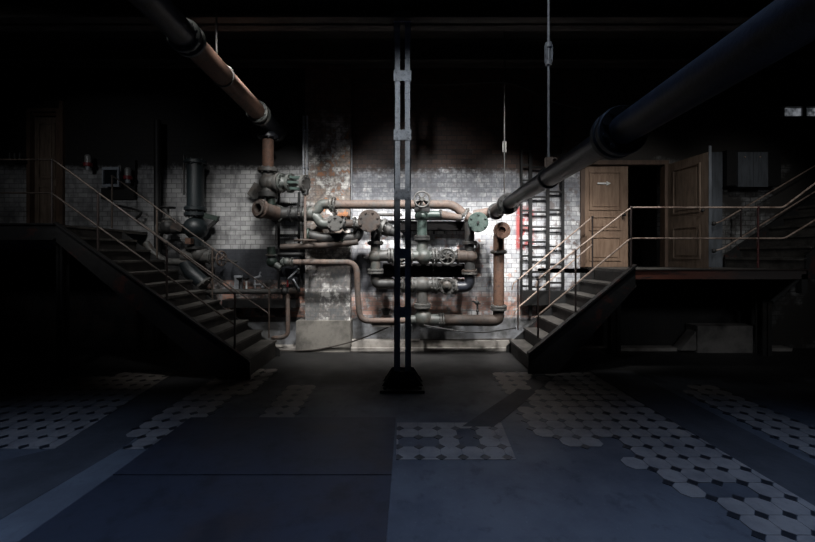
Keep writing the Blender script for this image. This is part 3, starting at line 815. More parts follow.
MB().cyl(P(281, 262.3, D), P(294, 262.3, D), R(3.2, D)).ball(P(287, 262, D), R(4.4, D)).build('union', 'greygreen', t)
for x in (283.5, 292): flange(t, P(x, 262.3, D), X, R(5, D), R(1.6, D), 'greygreen', 6)
MB().cyl(P(276, 246, D), P(276, 214, D), R(.7, D), 8).build('stem', 'dark', t)

# black ladder-like frame left of the pilaster
t = thing('ladder_frame', 'black ladder-like steel frame on the wall beside the caged valve', 'frame', P(289, 290, 6.45))
for x in (279, 299): MB().box(P(x - 1.4, 192, 6.42), P(x + 1.4, 292, 6.47)).build('upright', 'black', t)
for y in (204.5, 235.5, 262, 286):
    r_ = MB().box(P(278, y - 1.3, 6.43), P(300, y + 1.3, 6.46))
    for k in range(9): r_.box(P(281 + k * 2, y - 2, 6.42), P(282 + k * 2, y + 2, 6.47))
    r_.build('rung', 'black', t)
for y in (196, 270): MB().box(P(278, y, 6.46), P(280, y + 2, 6.63)).build('bracket', 'black', t)

# lower left pipes
t = thing('service_pipe', 'long level grey pipe low on the wall behind the left staircase', 'pipe', P(255, 291.5, 6.4))
MB().tube([P(205, 291.5, 6.4), P(298, 291.5, 6.4)], R(2.7, 6.4)).build('pipe_section', 'grey', t)
MB().ball(P(285, 291.5, 6.4), R(4.6, 6.4)).cyl(P(285, 286, 6.4), P(285, 300, 6.4), R(2.6, 6.4)).build('valve_body', 'dark', t)
MB().cyl(P(290, 291.5, 6.4), P(298, 291, 6.4), R(3.6, 6.4)).build('coupling', 'rust_dark', t)
part_label(MB().cyl(P(287.6, 287, 6.36), P(287.6, 280, 6.36), R(.9, 6.4), 10).build('handle', 'red', t), 'red handle')
o = MB().tube([P(287.8, 295, 6.38), P(287.8, 300, 6.3), P(288, 337, 6.3), P(273, 338, 6.3), P(273, 338, 6.63)], R(2.1, 6.4), R(7, 6.4)).build('drain_pipe', 'rust'); tag(o, 'thin rusty drain pipe dropping to the floor left of the concrete plinth', 'pipe')
o = MB().box(P(222, 300, 6.36), P(300, 306, 6.6)).build('wall_channel', 'black'); tag(o, 'black steel channel along the wall under the level grey pipe', 'channel')  # black bar for the dark band under the level pipe
for a_, b_, lab in (((288, 279, 6.3), (298.5, 269, 6.3), 'bright slanted lever above the red handle'), ((293, 279, 6.3), (298.5, 288, 6.3), 'bright slanted lever right of the red handle')):
    tt = thing('lever', lab, 'lever', P(*a_))
    MB().cyl(P(*a_), P(*b_), R(.9, 6.3), 8).build('bar', 'galv', tt); MB().ball(P(*b_), R(1.3, 6.3)).build('knob', 'galv', tt); MB().cyl(P(*a_), P(a_[0], a_[1], 6.615), .012, 8).build('pivot', 'dark', tt)
for x, w, lab in ((239.5, 'dark', 'dark-stemmed drip cup on pale plate above the level grey pipe'), (246.5, 'white', 'white-stemmed drip cup right of the pale plate')):
    tt = thing('drip_cup', lab, 'cup', P(x, 290, 6.5), 'drip cups on the left wall')
    MB().lathe(P(x, 280.5, 6.5), Z, [(0, R(1.2, 6.5)), (R(1.5, 6.5), R(3, 6.5)), (R(3, 6.5), R(3, 6.5)), (R(3, 6.5), 1e-4)], 16).build('cup', 'black', tt)
    MB().cyl(P(x, 289, 6.5), P(x, 280, 6.5), R(.9, 6.5), 8).build('stem', w, tt)
o = MB().box(P(234, 275.5, 6.57), P(243, 289, 6.62)).build('wall_plate', 'galv'); tag(o, 'pale plate on the dark dado behind the drip cups', 'plate')
t = thing('tap', 'small pale tap with lever above the level grey pipe', 'tap', P(257, 289, 6.45))
MB().cyl(P(255, 290, 6.45), P(255, 279, 6.45), R(.8, 6.4), 8).build('stem', 'galv', t)
MB().cyl(P(254, 278, 6.45), P(261, 276, 6.45), R(1, 6.4), 8).cyl(P(259, 277, 6.45), P(260.5, 272, 6.45), R(.7, 6.4), 8).build('lever', 'galv', t)
MB().cyl(P(254, 284.5, 6.45), P(264, 284.5, 6.45), R(.9, 6.4), 8).ball(P(263, 287, 6.45), R(1.6, 6.4)).build('spout', 'galv', t)

# ------------------------------------------------------------------ big teal pump pipe behind the left stairs
Dp = 6.32
t = thing('pump_riser', 'tall dark teal pipe with a bulbous body behind the left staircase', 'pipe', P(196, 248, Dp))
MB().cyl(P(195.5, 164, Dp), P(195.5, 216, Dp), R(7.9, Dp), 28).build('pipe_section', 'teal', t)
for y in (162.5, 209, 214.5): flange(t, P(195.5, y, Dp), Z, R(10.4, Dp), R(3.6, Dp), 'teal', 10)
MB().ball(P(196, 228, Dp), R(11.8, Dp), Z, .95, 28).build('globe', 'teal', t)
MB().cyl(P(196, 236, Dp), P(196, 248, Dp), R(6.8, Dp)).build('foot', 'teal', t)
part_label(MB().box(P(185, 238, 6.1), P(194, 244, 6.2)).build('name_plate', 'rust_orange', t), 'small rusty plate')
flange(t, P(196, 248, Dp), Z, R(10, Dp), R(3, Dp), 'dark', 8)
MB().obox(P(211, 217, Dp), P(218, 218, Dp) - P(205, 215, Dp), Z, R(15, Dp), R(5, Dp), R(5, Dp)).build('bracket_arm', 'dkgreen', t)
MB().obox(P(212.5, 224, Dp), P(218, 219, Dp) - P(206, 230, Dp), Z, R(15, Dp), R(3, Dp), R(3, Dp)).build('bracket_strut', 'black', t)
MB().tube([P(184, 155, Dp), P(184, 195, Dp)], R(1, Dp), 0, 8).build('side_tube', 'dark', t)
t = thing('gate_valve', 'grey gate valve lying on its side with wheel behind the left stair rail', 'valve', P(200, 262, Dp))
MB().cyl(P(183, 256, Dp), P(213, 257, Dp), R(6, Dp), 24).ball(P(200, 254, Dp), R(8, Dp)).build('body', 'grey', t)
flange(t, P(211, 257, Dp), X, R(7.6, Dp), R(2.4, Dp), 'grey', 8)
MB().cyl(P(212, 258, Dp), P(237, 262, Dp), R(1.3, Dp), 10).build('stem', 'dark', t)
handwheel(t, P(221.5, 258.5, Dp), Vector((1, -.25, 0)), R(8, Dp), R(.9, Dp), 'rust', 5)
t = thing('pipe_bend', 'dark teal pipe bend below the sideways valve behind left stairs', 'pipe', P(197, 286, Dp))
MB().tube([P(186, 262, Dp), P(190, 271, Dp), P(204, 284, Dp)], R(7, Dp), R(7, Dp)).build('bend', 'teal', t)
flange(t, P(204, 284, Dp), P(204, 284, Dp) - P(190, 271, Dp), R(8.6, Dp), R(2.4, Dp), 'grey', 8)
t = thing('globe_valve', 'dark globe valve with a flat wheel left of the teal pump pipe', 'valve', P(168, 236, Dp))
MB().ball(P(168, 227, Dp), R(7.5, Dp)).cyl(P(160, 229, Dp), P(186, 229, Dp), R(5, Dp)).build('body', 'dark', t)
MB().cyl(P(168, 222, Dp), P(168, 208, Dp), R(1.3, Dp), 10).build('stem', 'dark', t)
MB().lathe(P(168, 222, Dp), Z, [(0, R(6, Dp)), (R(4, Dp), R(3.5, Dp)), (R(7, Dp), R(2, Dp))], 18, True).build('bonnet', 'grey', t)
flange(t, P(160, 229, Dp), X, R(7, Dp), R(2, Dp), 'grey', 8)
flange(t, P(168, 219.5, Dp), Z, R(6, Dp), R(1.6, Dp), 'dark', 8)
handwheel(t, P(168, 207.5, Dp), Z, R(7, Dp), R(.8, Dp), 'black', 4)
part_label(MB().obox(P(177, 227, 6.12), X - Z * .35, Z, R(11, Dp), .03, R(6, Dp)).build('cover_plate', 'rust_dark', t), 'rusty plate')
o = MB().cyl(P(157.5, 120, 6.45), P(157.5, 349.7, 6.45), R(3.2, 6.45), 18).build('stack_pipe', 'black'); tag(o, 'black upright pipe on the wall left of the teal pump pipe', 'pipe')
o = MB().tube([P(146, 243, 6.3), P(154, 254, 6.3), P(166, 262, 6.3), P(190, 262, 6.3)], R(3.6, 6.3), R(8, 6.3)).build('feed_pipe', 'grey'); tag(o, 'grey curved feed pipe behind the middle of the left stairs', 'pipe')

# ------------------------------------------------------------------ black rack of rails at right
t = thing('rack_ladder', 'tall black double ladder of steel rails on the white brick wall', 'ladder', P(542, 315, 6.45))
for x, w_ in ((521.5, .8), (530.5, 1.4), (547.8, 1.4), (562.8, 1.05)):
    MB().box(P(x - w_, 105, 6.46), P(x + w_, 316 if w_ > 1.2 else 300, 6.485)).build('rail', 'black', t)
for a, b, y0, st in ((521.5, 530.5, 120, 15.1), (530.5, 547.8, 122, 15.0), (547.8, 562.8, 119, 18.2)):
    y = y0
    while y < 292:
        r_ = MB().box(P(a, y - 1, 6.455), P(b, y + 1, 6.48))
        r_.build('rung', 'black', t); y += st
for x in (530.5, 547.8):
    for y in (130, 250): MB().box(P(x - 1, y, 6.48), P(x + 1, y + 2, 6.56)).build('wall_tie', 'black', t)
o = MB().box(P(523, 291, 6.36), P(576, 304, 6.52)).build('trough', 'black'); tag(o, 'black trough at the foot of the black ladder behind right stairs', 'trough')

# conduits and cables
for x, lab in ((303.6, 'left pale conduit'), (307, 'right pale conduit')):
    tt = thing('conduit', lab + ' of the pair running up the pilaster edge', 'conduit', P(x, 195, 6.34), 'conduits on the pilaster')
    MB().cyl(P(x, 116, 6.34), P(x, 192, 6.34), R(1.2, 6.34), 10).build('tube', 'galv', tt)
    for y in (130, 168): MB().torus(P(x, y, 6.34), Z, R(1.5, 6.34), R(.5, 6.34), 12, 6).build('clip', 'steel', tt)
o = MB().cyl(P(351.5, 140, 6.5), P(351.5, 232, 6.5), R(1, 6.5), 10).build('conduit', 'galv'); tag(o, 'pale conduit in the corner right of the pilaster', 'conduit')


def cable(name, pts, r, mat, lab):
    cu = [Vector(p) for p in pts]; out = []
    for i in range(len(cu) - 1):
        p0, p1, p2, p3 = cu[max(i - 1, 0)], cu[i], cu[i + 1], cu[min(i + 2, len(cu) - 1)]
        for k in range(8):
            s = k / 8
            out.append(.5 * ((2 * p1) + (p2 - p0) * s + (2 * p0 - 5 * p1 + 4 * p2 - p3) * s * s + (3 * p1 - p0 - 3 * p2 + p3) * s ** 3))
    out.append(cu[-1])
    return tag(MB().tube(out, r, 0, 8).build(name, mat), lab, 'cable')


cable('cable', [P(303.6, 120, 6.36), P(311, 104, 6.4), P(327, 89, 6.4), P(348, 82.5, 6.4), P(400, 84, 6.4), P(450, 84.5, 6.4), P(500, 82, 6.4), P(525, 88, 6.4), P(548, 100, 6.4), P(580, 108, 6.42)], .011, 'dark', 'thin cable sagging across the dark wall above the pipes')
cable('cable', [P(240, 350, 6.28), P(300, 350.5, 6.28), P(330, 347, 6.28), P(360, 339, 6.2), P(392, 325.5, 6.0)], .011, 'copperwire', 'dark cable rising from the floor past plinth to thin rust pipe')
cable('cable', [P(424, 325, 5.88), P(445, 329, 5.88), P(480, 332.5, 5.9), P(516, 328, 6.2)], .009, 'dark', 'grey wire hanging in front of the lowest pipe to the right stairs')
cable('cable', [P(420, 339.4, 6.45), P(450, 339.6, 6.44), P(480, 339.3, 6.46), P(511, 338.9, 6.47)], .011, 'copperwire', 'dark cable lying on the kerb below the lowest pipe')

# ------------------------------------------------------------------ left staircase and landing
yn, yf = 4.9, 6.05
x0, z0, go, ri = -2.035, .26, .213, .152
t = thing('staircase', 'long dark iron staircase climbing left to the high landing', 'staircase', (x0 - 1.2, (yn + yf) / 2, 0))
NS = 12
for k in range(NS - 1):
    xk, zk = x0 - k * go, z0 + k * ri
    MB().box((xk - go - .03, yn + .03, zk - .03), (xk + .02, yf - .03, zk)).build('tread', 'tread', t)
    MB().box((xk - .015, yn + .03, zk - (ri if k else .26)), (xk, yf - .03, zk - .03)).build('riser', 'riser', t)
MB().box((x0 - 11 * go - .015, yn + .03, z0 + 10 * ri), (x0 - 11 * go, yf - .03, z0 + 11 * ri - .03)).build('riser', 'riser', t)
for yy in (yn, yf - .02):
    f = lambda k, dz: (x0 - k * go, yy, z0 + k * ri + dz)
    MB().prism([(x0 + .06, yy, 0), (x0 + .06, yy, .23 if yy == yn else .1), f(11, .012 if yy == yn else -.03), f(11, -.22), (x0 - .32, yy, 0)], Y * .03).build('stringer', 'stringer', t)
    if yy == yn:
        MB().prism([(x0 + .06, yy - .03, .225), (x0 + .06, yy - .03, .245), (x0 - 11 * go, yy - .03, z0 + 11 * ri + .028), (x0 - 11 * go, yy - .03, z0 + 11 * ri + .008)], Y * .06).build('stringer_cap', 'stringer', t)
xe = x0 - 11 * go
t = thing('landing', 'high dark iron landing at left outside the panelled door', 'landing', (-6, (yn + WL) / 2, 0))
MB().box((XL + .01, yn + .03, zl_left - .05), (xe, WL - .01, zl_left)).build('deck', 'tread', t)
MB().box((XL + .01, yn, zl_left - .2), (xe, yn + .03, zl_left + .01)).box((XL + .01, yn - .04, zl_left - .01), (xe, yn + .03, zl_left + .01)).box((XL + .01, yn - .04, zl_left - .2), (xe, yn + .03, zl_left - .18)).build('edge_girder', 'stringer', t)
for x in (-6.9, -4.47):
    MB().box((x, 5.0, 0), (x + .08, 5.012, zl_left - .2)).box((x + .034, 5.0, 0), (x + .046, 5.1, zl_left - .2)).box((x, 5.1, 0), (x + .08, 5.112, zl_left - .2)).build('leg', 'black', t)
for x in (-5.6,): MB().box((x, yn + .03, zl_left - .17), (x + .06, WL - .02, zl_left - .05)).build('joist', 'black', t)


def railing(name, label, rails, posts, d, rmat, pmat, r=.011, pr=.013):
    p0 = posts[0]
    tt = thing(name, label, 'railing', P(p0[0], p0[2], d))
    for pts in rails: MB().tube([P(*(q if len(q) == 3 else (*q, d))) for q in pts], r, .05, 10).build('rail', rmat, tt)
    for q in posts:
        mt = q[3] if len(q) > 3 else pmat
        MB().cyl(P(q[0], q[1], d), P(q[0], q[2], d), pr, 10).ball(P(q[0], q[1], d), pr * 1.5, Z, 1, 10).build('post', mt, tt)
    return tt


dn = yn + .02
railing('stair_railing', 'near railing of the long left staircase, running on along its landing', [[(-190, 159.5), (53, 159.5), (234.7, 293.5), (236, 300)], [(-190, 193), (51.5, 193), (235, 325)]],
        [(52, 160, 226), (-80, 160, 226), (98, 193, 255), (166.8, 244, 304), (234.8, 293.5, 350)], dn, 'railgrey', 'raildark')
df = yf - .03
railing('stair_railing', 'far railing of the long left staircase, against the tiled wall', [[(112, 175.5), (269, 289), (270, 294)], [(112, 203), (269, 314)]],
        [(157, 209, 258), (212.5, 249, 299), (269, 289, 338), (112, 176, 228)], df, 'railgrey', 'railgrey')

# ------------------------------------------------------------------ right staircase and landing
yn2, yf2 = 5.13, 6.3
x0, z0, go, ri = 1.611, .21, .222, .19
t = thing('staircase', 'short dark iron staircase rising right to the low landing', 'staircase', (x0 + .6, (yn2 + yf2) / 2, 0))
for k in range(6):
    xk, zk = x0 + k * go, z0 + k * ri
    MB().box((xk - .02, yn2 + .03, zk - .03), (xk + go + .03, yf2 - .03, zk)).build('tread', 'tread', t)
    MB().box((xk, yn2 + .03, zk - (ri if k else .21)), (xk + .015, yf2 - .03, zk - .03)).build('riser', 'riser', t)
MB().box((x0 + 6 * go, yn2 + .03, z0 + 5 * ri), (x0 + 6 * go + .015, yf2 - .03, zl - .04)).build('riser', 'riser', t)
for yy in (yn2, yf2 - .02):
    MB().prism([(x0 - .06, yy, 0), (x0 - .06, yy, .25 if yy == yn2 else .1), (x0 + 6 * go, yy, zl + (.05 if yy == yn2 else -.04)), (x0 + 6 * go, yy, zl - .22), (x0 + .3, yy, 0)], Y * .03).build('stringer', 'stringer', t)
    if yy == yn2:
        MB().prism([(x0 - .06, yy - .03, .25), (x0 - .06, yy - .03, .28), (x0 + 6 * go, yy - .03, zl + .08), (x0 + 6 * go, yy - .03, zl + .05)], Y * .09).build('stringer_cap', 'stringer', t)
xs, xe = x0 + 6 * go + .016, 5.18
t = thing('landing', 'low landing with rusty red edge beam under the double door', 'landing', ((xs + xe) / 2, 5.8, 0))
MB().box((xs, yn2 + .03, zl - .05), (xe, WC - .01, zl)).build('deck', 'tread', t)
part_label(MB().box((xs - .02, yn2, zl - .115), (xe, yn2 + .03, zl)).build('edge_beam', 'fascia', t), 'edge beam with patches of red rust')
MB().box((xs - .02, yn2 - .02, zl), (xe, yn2 + .06, zl + .012)).build('edge_trim', 'raildark', t)
for px in (615, 765):
    x = P(px, 0, 6.1).x
    MB().box((x - .07, 6.06, 0), (x + .07, 6.075, zl - .05)).box((x - .008, 6.06, 0), (x + .008, 6.2, zl - .05)).box((x - .07, 6.185, 0), (x + .07, 6.2, zl - .05)).build('leg', 'dark', t)
MB().box((xs, 6.06, zl - .17), (xe, 6.12, zl - .05)).build('joist', 'black', t)
MB().obox(Vector((4.95, yn2 + .05, zl - .25)), Vector((.35, 0, .3)), Y, .5, .03, .03).box((5.1, yn2, zl - .3), (5.18, yn2 + .08, zl - .05)).build('bracket', 'dark', t)
railing('stair_railing', 'near pale railing of the right staircase and low landing', [[(536, 287), (538, 279), (631, 207.5), (783, 207.5), (838, 166)], [(535, 318), (630.5, 238.4), (784.5, 238.4), (840, 205)]],
        [(538, 279, 338), (575.6, 250.5, 312), (631, 207.5, 268), (758, 207.5, 268, 'redpost')], yn2 + .02, 'rail', 'raildark')
railing('stair_railing', 'far pale railing of the right staircase, against white brick', [[(512, 290), (513, 283.5), (518, 280), (591, 218)], [(511, 318), (517.5, 308), (593, 244)]],
        [(518, 280, 330), (549.5, 254, 306), (592.5, 217, 270)], yf2 - .03, 'rail', 'raildark')
# upper flight at the far right
t = thing('staircase', 'dark upper flight of steps climbing from the low landing at far right', 'staircase', (6, 5.7, zl))
go2, ri2, x2 = .236, .164, 5.18
for k in range(9):
    xk, zk = x2 + k * go2, zl + (k + 1) * ri2
    MB().box((xk - .02, yn2 + .03, zk - .035), (xk + go2 + .02, WC - .08, zk)).build('tread', 'tread', t)
    MB().box((xk, yn2 + .03, zk - ri2), (xk + .015, WC - .08, zk - .035)).build('riser', 'tread', t)
for yy in (yn2, WC - .1):
    MB().prism([(x2 - .02, yy, zl - .115), (x2 - .02, yy, zl + .2), (x2 + 9 * go2, yy, zl + 9 * ri2 + .2), (x2 + 9 * go2, yy, zl + 9 * ri2 - .2), (x2 + .3, yy, zl - .115)], Y * .03).build('stringer', 'stringer', t)
tt = railing('wall_rail', 'pair of slanting wall rails with round end knobs beside upper flight', [[(713.7, 223.6), (720, 222), (850, 145)], [(713.7, 250.8), (722, 249), (850, 170)]], [(741, 209, 238)], 6.3, 'rail', 'raildark')
for y in (223.6, 250.8): MB().ball(P(713.7, y, 6.3), R(2.3, 6.3)).build('end_knob', 'dark', tt)
o = MB().box((P(710, 0, 6.4).x, 6.4, zl), (P(722.5, 0, 6.4).x, WC, P(0, 152, 6.4).z)).build('door_post', 'wood_grey'); tag(o, 'grey-blue upright post right of the open door leaf', 'post')

# ------------------------------------------------------------------ doors
dz0, dz1 = zl + .002, zdt - .08
t = struct(bpy.data.objects.new('door_1', None)); C.objects.link(t); t.location = (xd0, WC, zl)


def leaf(par, o, ux, W, z0, z1, mat, panels, pmat, th=.045, nrm=None):
    """door leaf from point o along ux, face towards nrm"""
    n = nrm
    def bx(u0, u1, a, b, d0, d1):
        vs = [o + ux * u + n * d for u, d in ((u0, d0), (u1, d0), (u1, d1), (u0, d1))]
        mb_ = MB(); mb_.prism([(v.x, v.y, a) for v in vs], Z * (b - a)); return mb_
    lf = bx(0, W, z0, z1, -th, 0).build('door_leaf', mat, par)
    for u0, u1, a, b in panels:
        a, b = z0 + (z1 - z0) * a, z0 + (z1 - z0) * b
        pm = MB(); w = .022
        for q in ((u0, u1, a, a + w), (u0, u1, b - w, b), (u0, u0 + w, a + w, b - w), (u1 - w, u1, a + w, b - w)):
            k = bx(q[0], q[1], q[2], q[3], 0, .016); pm.add(k.v, k.f)
        k = bx(u0 + .06, u1 - .06, a + .06, b - .06, 0, .012); pm.add(k.v, k.f)
        pm.build('panel', pmat, lf)
    return lf


def frame_door(par, xa, xb, y, za, zb, mat, w=.07):
    f = MB().box((xa - w, y - .03, za), (xa, y + .1, zb + w)).box((xb, y - .03, za), (xb + w, y + .1, zb + w)).box((xa, y - .03, zb), (xb, y + .1, zb + w))
    return f.build('door_frame', mat, par)


frame_door(t, xd0 + .07, xd1 - .07, WC, zl, dz1, 'wood_frame')
lw = P(629, 0, WC).x - xd0 - .075
lf = leaf(t, Vector((xd0 + .075, WC + .03, 0)), X, lw, dz0, dz1 - .005, 'wood', [(.09, lw - .12, .06, .3), (.09, lw - .12, .36, .5), (.09, lw - .12, .56, .94)], 'wood', .045, -Y)
MB().cyl(Vector((xd0 + lw - .02, WC + .03, zl + .86)), Vector((xd0 + lw - .02, WC - .03, zl + .86)), .012, 10).ball(Vector((xd0 + lw - .02, WC - .035, zl + .86)), .025).build('door_knob', 'black', lf)
ar = MB(); c = P(604, 183.3, WC)
ya = WC - .0
ar.box((P(597.6, 0, WC).x, ya, c.z - R(.8, WC)), (P(607.5, 0, WC).x, ya + .03, c.z + R(.8, WC)))
ar.prism([(P(606.8, 0, WC).x, ya, c.z + R(2.2, WC)), (P(606.8, 0, WC).x, ya, c.z - R(2.2, WC)), (P(611, 0, WC).x, ya, c.z)], Y * .03)
o = ar.build('arrow_sign', 'white'); tag(o, 'white arrow pointing right on the closed brown door', 'arrow sign')
t = struct(bpy.data.objects.new('door_2', None)); C.objects.link(t); t.location = (xd1, WC, zl)
hp = Vector((xd1 - .02, WC - .03, 0)); fp = Vector((P(708.5, 0, 5.72).x, 5.72, 0)); ux = (fp - hp); W = ux.length; ux.normalize()
nn = Vector((ux.y, -ux.x, 0)); nn = nn if nn.x < 0 else -nn
lf = leaf(t, hp, ux, W, dz0, dz1, 'wood_dark', [(.12, W - .14, .08, .38), (.12, W - .14, .5, .93)], 'wood_dark', .045, nn)
MB().ball(hp + ux * (W - .06) + nn * .04 + Z * (zl + .85), .025).build('door_knob', 'black', lf)
MB().obox(hp + ux * (W + .004) - nn * .02 + Z * (dz0 + .9), Z, ux, 1.76, .04, .008).build('edge_strip', 'wood_grey', lf)
# left door
t = struct(bpy.data.objects.new('door_3', None)); C.objects.link(t); t.location = (lx0, WL, zl_left)
ztr = P(0, 115, WL).z
frame_door(t, lx0 + .06, lx1 - .06, WL, zl_left, lzt - .07, 'wood_frame', .06)
lw = lx1 - lx0 - .13
leaf(t, Vector((lx0 + .065, WL + .05, 0)), X, lw, zl_left + .01, ztr - .02, 'wood_dark', [(.07, lw - .07, .06, .4), (.07, lw - .07, .46, .95)], 'wood_dark', .045, -Y)
part_label(MB().box((lx0 + .06, WL + .03, ztr), (lx1 - .06, WL + .06, lzt - .07)).build('transom', 'rust_orange', t), 'orange-brown transom')
struct(MB().box((lx1 + .01, WL - .05, zl_left), (lx1 + .07, WL, lzt + .1)).build('trim_8_door_edge', 'wood_frame'))

# ------------------------------------------------------------------ wall fittings, left
t = thing('meter_box', 'grey-framed box with a dark pane on the left wall', 'box', P(111, 187, 6.5))
MB().box(P(102, 167, 6.47), P(120, 187, WL)).build('case', 'black', t)
fr = MB()
for a, b in (((102, 167), (120, 170)), ((102, 184), (120, 187)), ((102, 170), (104.5, 184)), ((117, 170), (120, 184))): fr.box(P(*a, 6.44), P(*b, 6.47))
fr.build('frame', 'steel', t); MB().box(P(104.5, 170, 6.455), P(117, 184, 6.47)).build('pane', 'glassblack', t)
o = MB().box(P(101, 188, 6.56), P(137.5, 199.5, 6.62)).box(P(121, 160, 6.56), P(137.5, 188, 6.62)).build('mounting_board', 'black'); tag(o, 'black board on the left wall around the grey-framed box', 'board')
for (x, y, lab) in ((88, 164, 'red and white wall fitting near the left door'), (128, 177, 'red and white fitting on the black board')):
    tt = thing('signal_lamp', lab, 'lamp', P(x, y + 6, 6.4))
    MB().cyl(P(x, y - 7, 6.45), P(x, y - 1, 6.45), R(2.8, 6.4)).ball(P(x, y - 7, 6.45), R(2.8, 6.4)).build('glass', 'glassgrey', tt)
    MB().cyl(P(x, y - 1, 6.45), P(x, y + 2.4, 6.45), R(3.8, 6.4)).build('collar', 'red', tt)
    MB().cyl(P(x, y + 2.4, 6.45), P(x, y + 6, 6.45), R(2, 6.4)).build('stem', 'galv', tt)
    MB().box(P(x - 1.5, y - 1, 6.45), P(x + 1.5, y + 2, 6.64)).build('bracket', 'black', tt)
t = thing('wall_shelf', 'black wall bracket with small fittings left of the left door', 'shelf', P(16, 162, 6.5))
MB().box(P(7, 160, 6.35), P(25, 163, WL)).build('shelf_board', 'black', t)
for x in (10, 15, 20): MB().cyl(P(x, 160, 6.45), P(x, 153, 6.45), R(1.6, 6.4), 12).build('fitting', 'dark', t)
o = MB().tube([P(114, 205, 6.45), P(130, 208, 6.45), P(143, 212, 6.45), P(136, 219, 6.45), P(136, 219, 6.615)], R(1.2, 6.45), .08, 10).build('small_pipe', 'black'); tag(o, 'thin black bent pipe on the wall above the left stairs', 'pipe')

# wall fittings, right
t = thing('wall_cabinet', 'grey two-door cabinet on the dark wall above the upper flight', 'cabinet', P(748, 188, 6.4))
MB().box(P(727, 150, 6.32), P(768, 188, WC)).build('case', 'black', t)
for a, b in ((738, 752), (753.5, 767)):
    dd = MB().box(P(a, 152, 6.3), P(b, 187, 6.32)).build('door', 'wood_grey', t)
    MB().ball(P((a + b) / 2, 157, 6.295), .014).build('knob', 'rail', dd)
o = MB().box(P(697.5, 326, 6.25), P(744.5, 351, 6.52)).build('concrete_block', 'block'); tag(o, 'weathered concrete block under the low landing', 'block')
o = MB().prism([P(680, 350.5, 6.28), P(697, 350.5, 6.28), P(697, 330, 6.28)], Y * .2).build('concrete_wedge', 'block'); tag(o, 'sloping concrete wedge against the left of the concrete block', 'wedge')
# dim glowing strip in a frame, high at far right
t = struct(bpy.data.objects.new('window_1', None)); C.objects.link(t); t.location = P(803, 118, WC)
MB().box(P(786, 108, 6.53), P(835, 116, WC)).build('pane', 'pane', t)
wf = MB().box(P(784, 105, 6.48), P(836, 108, WC)).box(P(784, 116, 6.48), P(836, 118.5, WC))
for x in (803,): wf.box(P(x, 107, 6.5), P(x + .7, 117, WC))
wf.build('window_frame', 'dark', t)

# ------------------------------------------------------------------ added lights, none with a fixture


def spot(name, loc, to, power, half, blend, col=(1, 1, 1), rad=.15):
    l = bpy.data.lights.new(name, 'SPOT'); l.energy = power; l.spot_size = math.radians(half * 2); l.spot_blend = blend
    l.color = col; l.shadow_soft_size = rad
    o = bpy.data.objects.new(name, l); C.objects.link(o); o.location = loc
    o.rotation_euler = (Vector(to) - Vector(loc)).to_track_quat('-Z', 'Y').to_euler()
    return o


def area(name, loc, to, power, sx, sy, col, spread=180):
    l = bpy.data.lights.new(name, 'AREA'); l.energy = power; l.shape = 'RECTANGLE'; l.size = sx; l.size_y = sy; l.color = col
    l.spread = math.radians(spread)
    o = bpy.data.objects.new(name, l); C.objects.link(o); o.location = loc
    o.rotation_euler = (Vector(to) - Vector(loc)).to_track_quat('-Z', 'Y').to_euler()
    return o


WARM, COOL = (1, .985, .965), (.42, .6, 1)
for lx, tx, pw, tz in ((-3.6, -3.6, 150, 1.1), (-2.0, -2.6, 100, 1.9), (-.8, -.9, 300, 1.0), (.9, .6, 380, 1.0), (2.0, 1.9, 370, 1.0), (3.4, 3.7, 110, 2.05), (4.6, 5.4, 50, 2.05)):
    spot('lamp_front', (lx, 2.9, 4.35), (tx, WC, tz), pw, 18 if tz < 1.2 and lx > -3 else 21, .8, WARM, .15)  # unseen spot row added to brighten wall and pipes from the front
for lx, tx, pw, ph in ((-3.2, -3.4, 90, 25), (-1.9, -2.1, 340, 90), (-.7, -.8, 760, 240), (.5, .4, 880, 240), (1.6, 1.6, 820, 185), (2.7, 2.8, 280, 90), (4.2, 4.4, 40, 10)):
    spot('lamp_wall', (lx, 4.2, 4.2), (tx, WC, .8), pw, 23, .75, WARM, .12)  # unseen spots added for light from above, cones cut short of the floor
    spot('lamp_wall_high', (lx, 4.2, 4.2), (tx, WC, 2.1), ph, 20, .8, WARM, .12)  # second unseen row, added to lift the upper courses
spot('lamp_stair', (-1.6, 3.6, 4.2), (-2.95, 5.5, .85), 120, 17, .9, WARM, .15)  # unseen spot added to lift the left treads
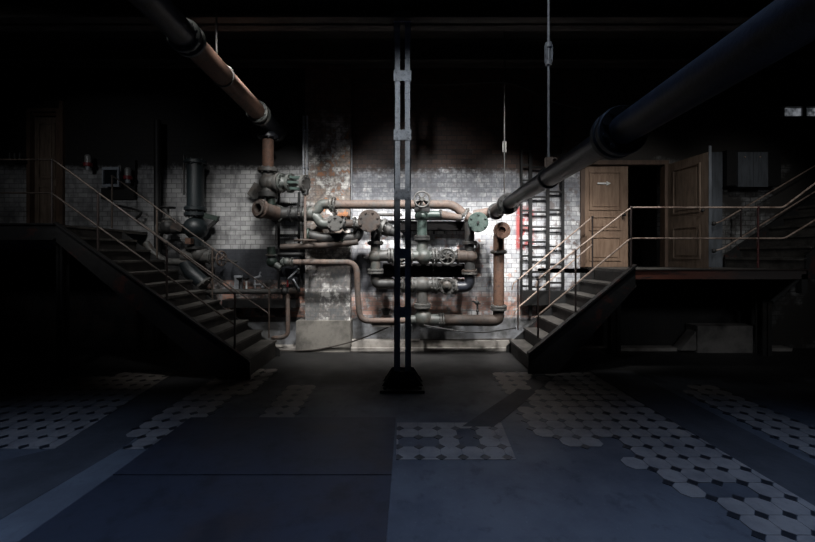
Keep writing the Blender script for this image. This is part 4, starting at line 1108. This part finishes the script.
spot('lamp_column', (-.5, 2.2, 3.9), (-.07, 4.6, 3.05), 115, 20, .7, (.92, .96, 1), .1)  # unseen spot added to brighten the upper column
spot('lamp_pipe', (-.3, 1.9, 4.8), (-1.97, 4.1, 3.65), 170, 25, .9, (.95, .95, 1), .2)  # unseen spot added to bring out the left overhead pipe
spot('lamp_drop_pipe', (-1.0, 3.6, 4.0), (-2.05, 6.0, 2.65), 240, 17, .8, WARM, .1)  # unseen spot added to reach the drop pipe and caged valve
spot('lamp_rod', (-.2, 1.4, 4.7), (1.25, 3.4, 3.15), 90, 21, .9, (.85, .92, 1), .2)  # unseen spot added for the right hanger rod and pipe top
spot('lamp_side', (4.0, -.4, 3.7), (5.1, 6.4, 1.2), 150, 19, 1, (.95, .97, 1), .3)  # unseen weak fill added for the right landing and doors
spot('lamp_side', (-4.2, -.4, 4.3), (-4.9, 6.5, 2.3), 130, 19, 1, (.95, .97, 1), .3)  # unseen weak fill added for the left landing and door
for lx in (-3, 0, 3):
    spot('lamp_floor', (lx, 1.6, 4.9), (lx, 1.55, 0), 530, 33, 1, COOL, .4)  # unseen cool spots standing in for window light on the near floor
w = bpy.data.worlds.new('dim'); bpy.context.scene.world = w; w.use_nodes = True
w.node_tree.nodes['Background'].inputs[0].default_value = (.5, .6, .8, 1); w.node_tree.nodes['Background'].inputs[1].default_value = .0

# ------------------------------------------------------------------ camera
cam = bpy.data.cameras.new('camera'); co = bpy.data.objects.new('camera', cam); C.objects.link(co)
co.location = (0, 0, EYE); co.rotation_euler = (math.pi / 2, 0, 0)
cam.sensor_width = 36; cam.sensor_fit = 'HORIZONTAL'; cam.lens = F / 815 * 36
cam.shift_x = -(VX - 407.5) / 815; cam.shift_y = -(271 - VY) / 815; cam.clip_start = .05
sc = bpy.context.scene; sc.camera = co
sc.view_settings.view_transform = 'Standard'; sc.view_settings.look = 'None'; sc.view_settings.gamma = 1
sc.view_settings.use_curve_mapping = False; sc.view_settings.exposure = 0
sc.cycles.use_denoising = True
sc.cycles.max_bounces = 6; sc.cycles.sample_clamp_indirect = 4
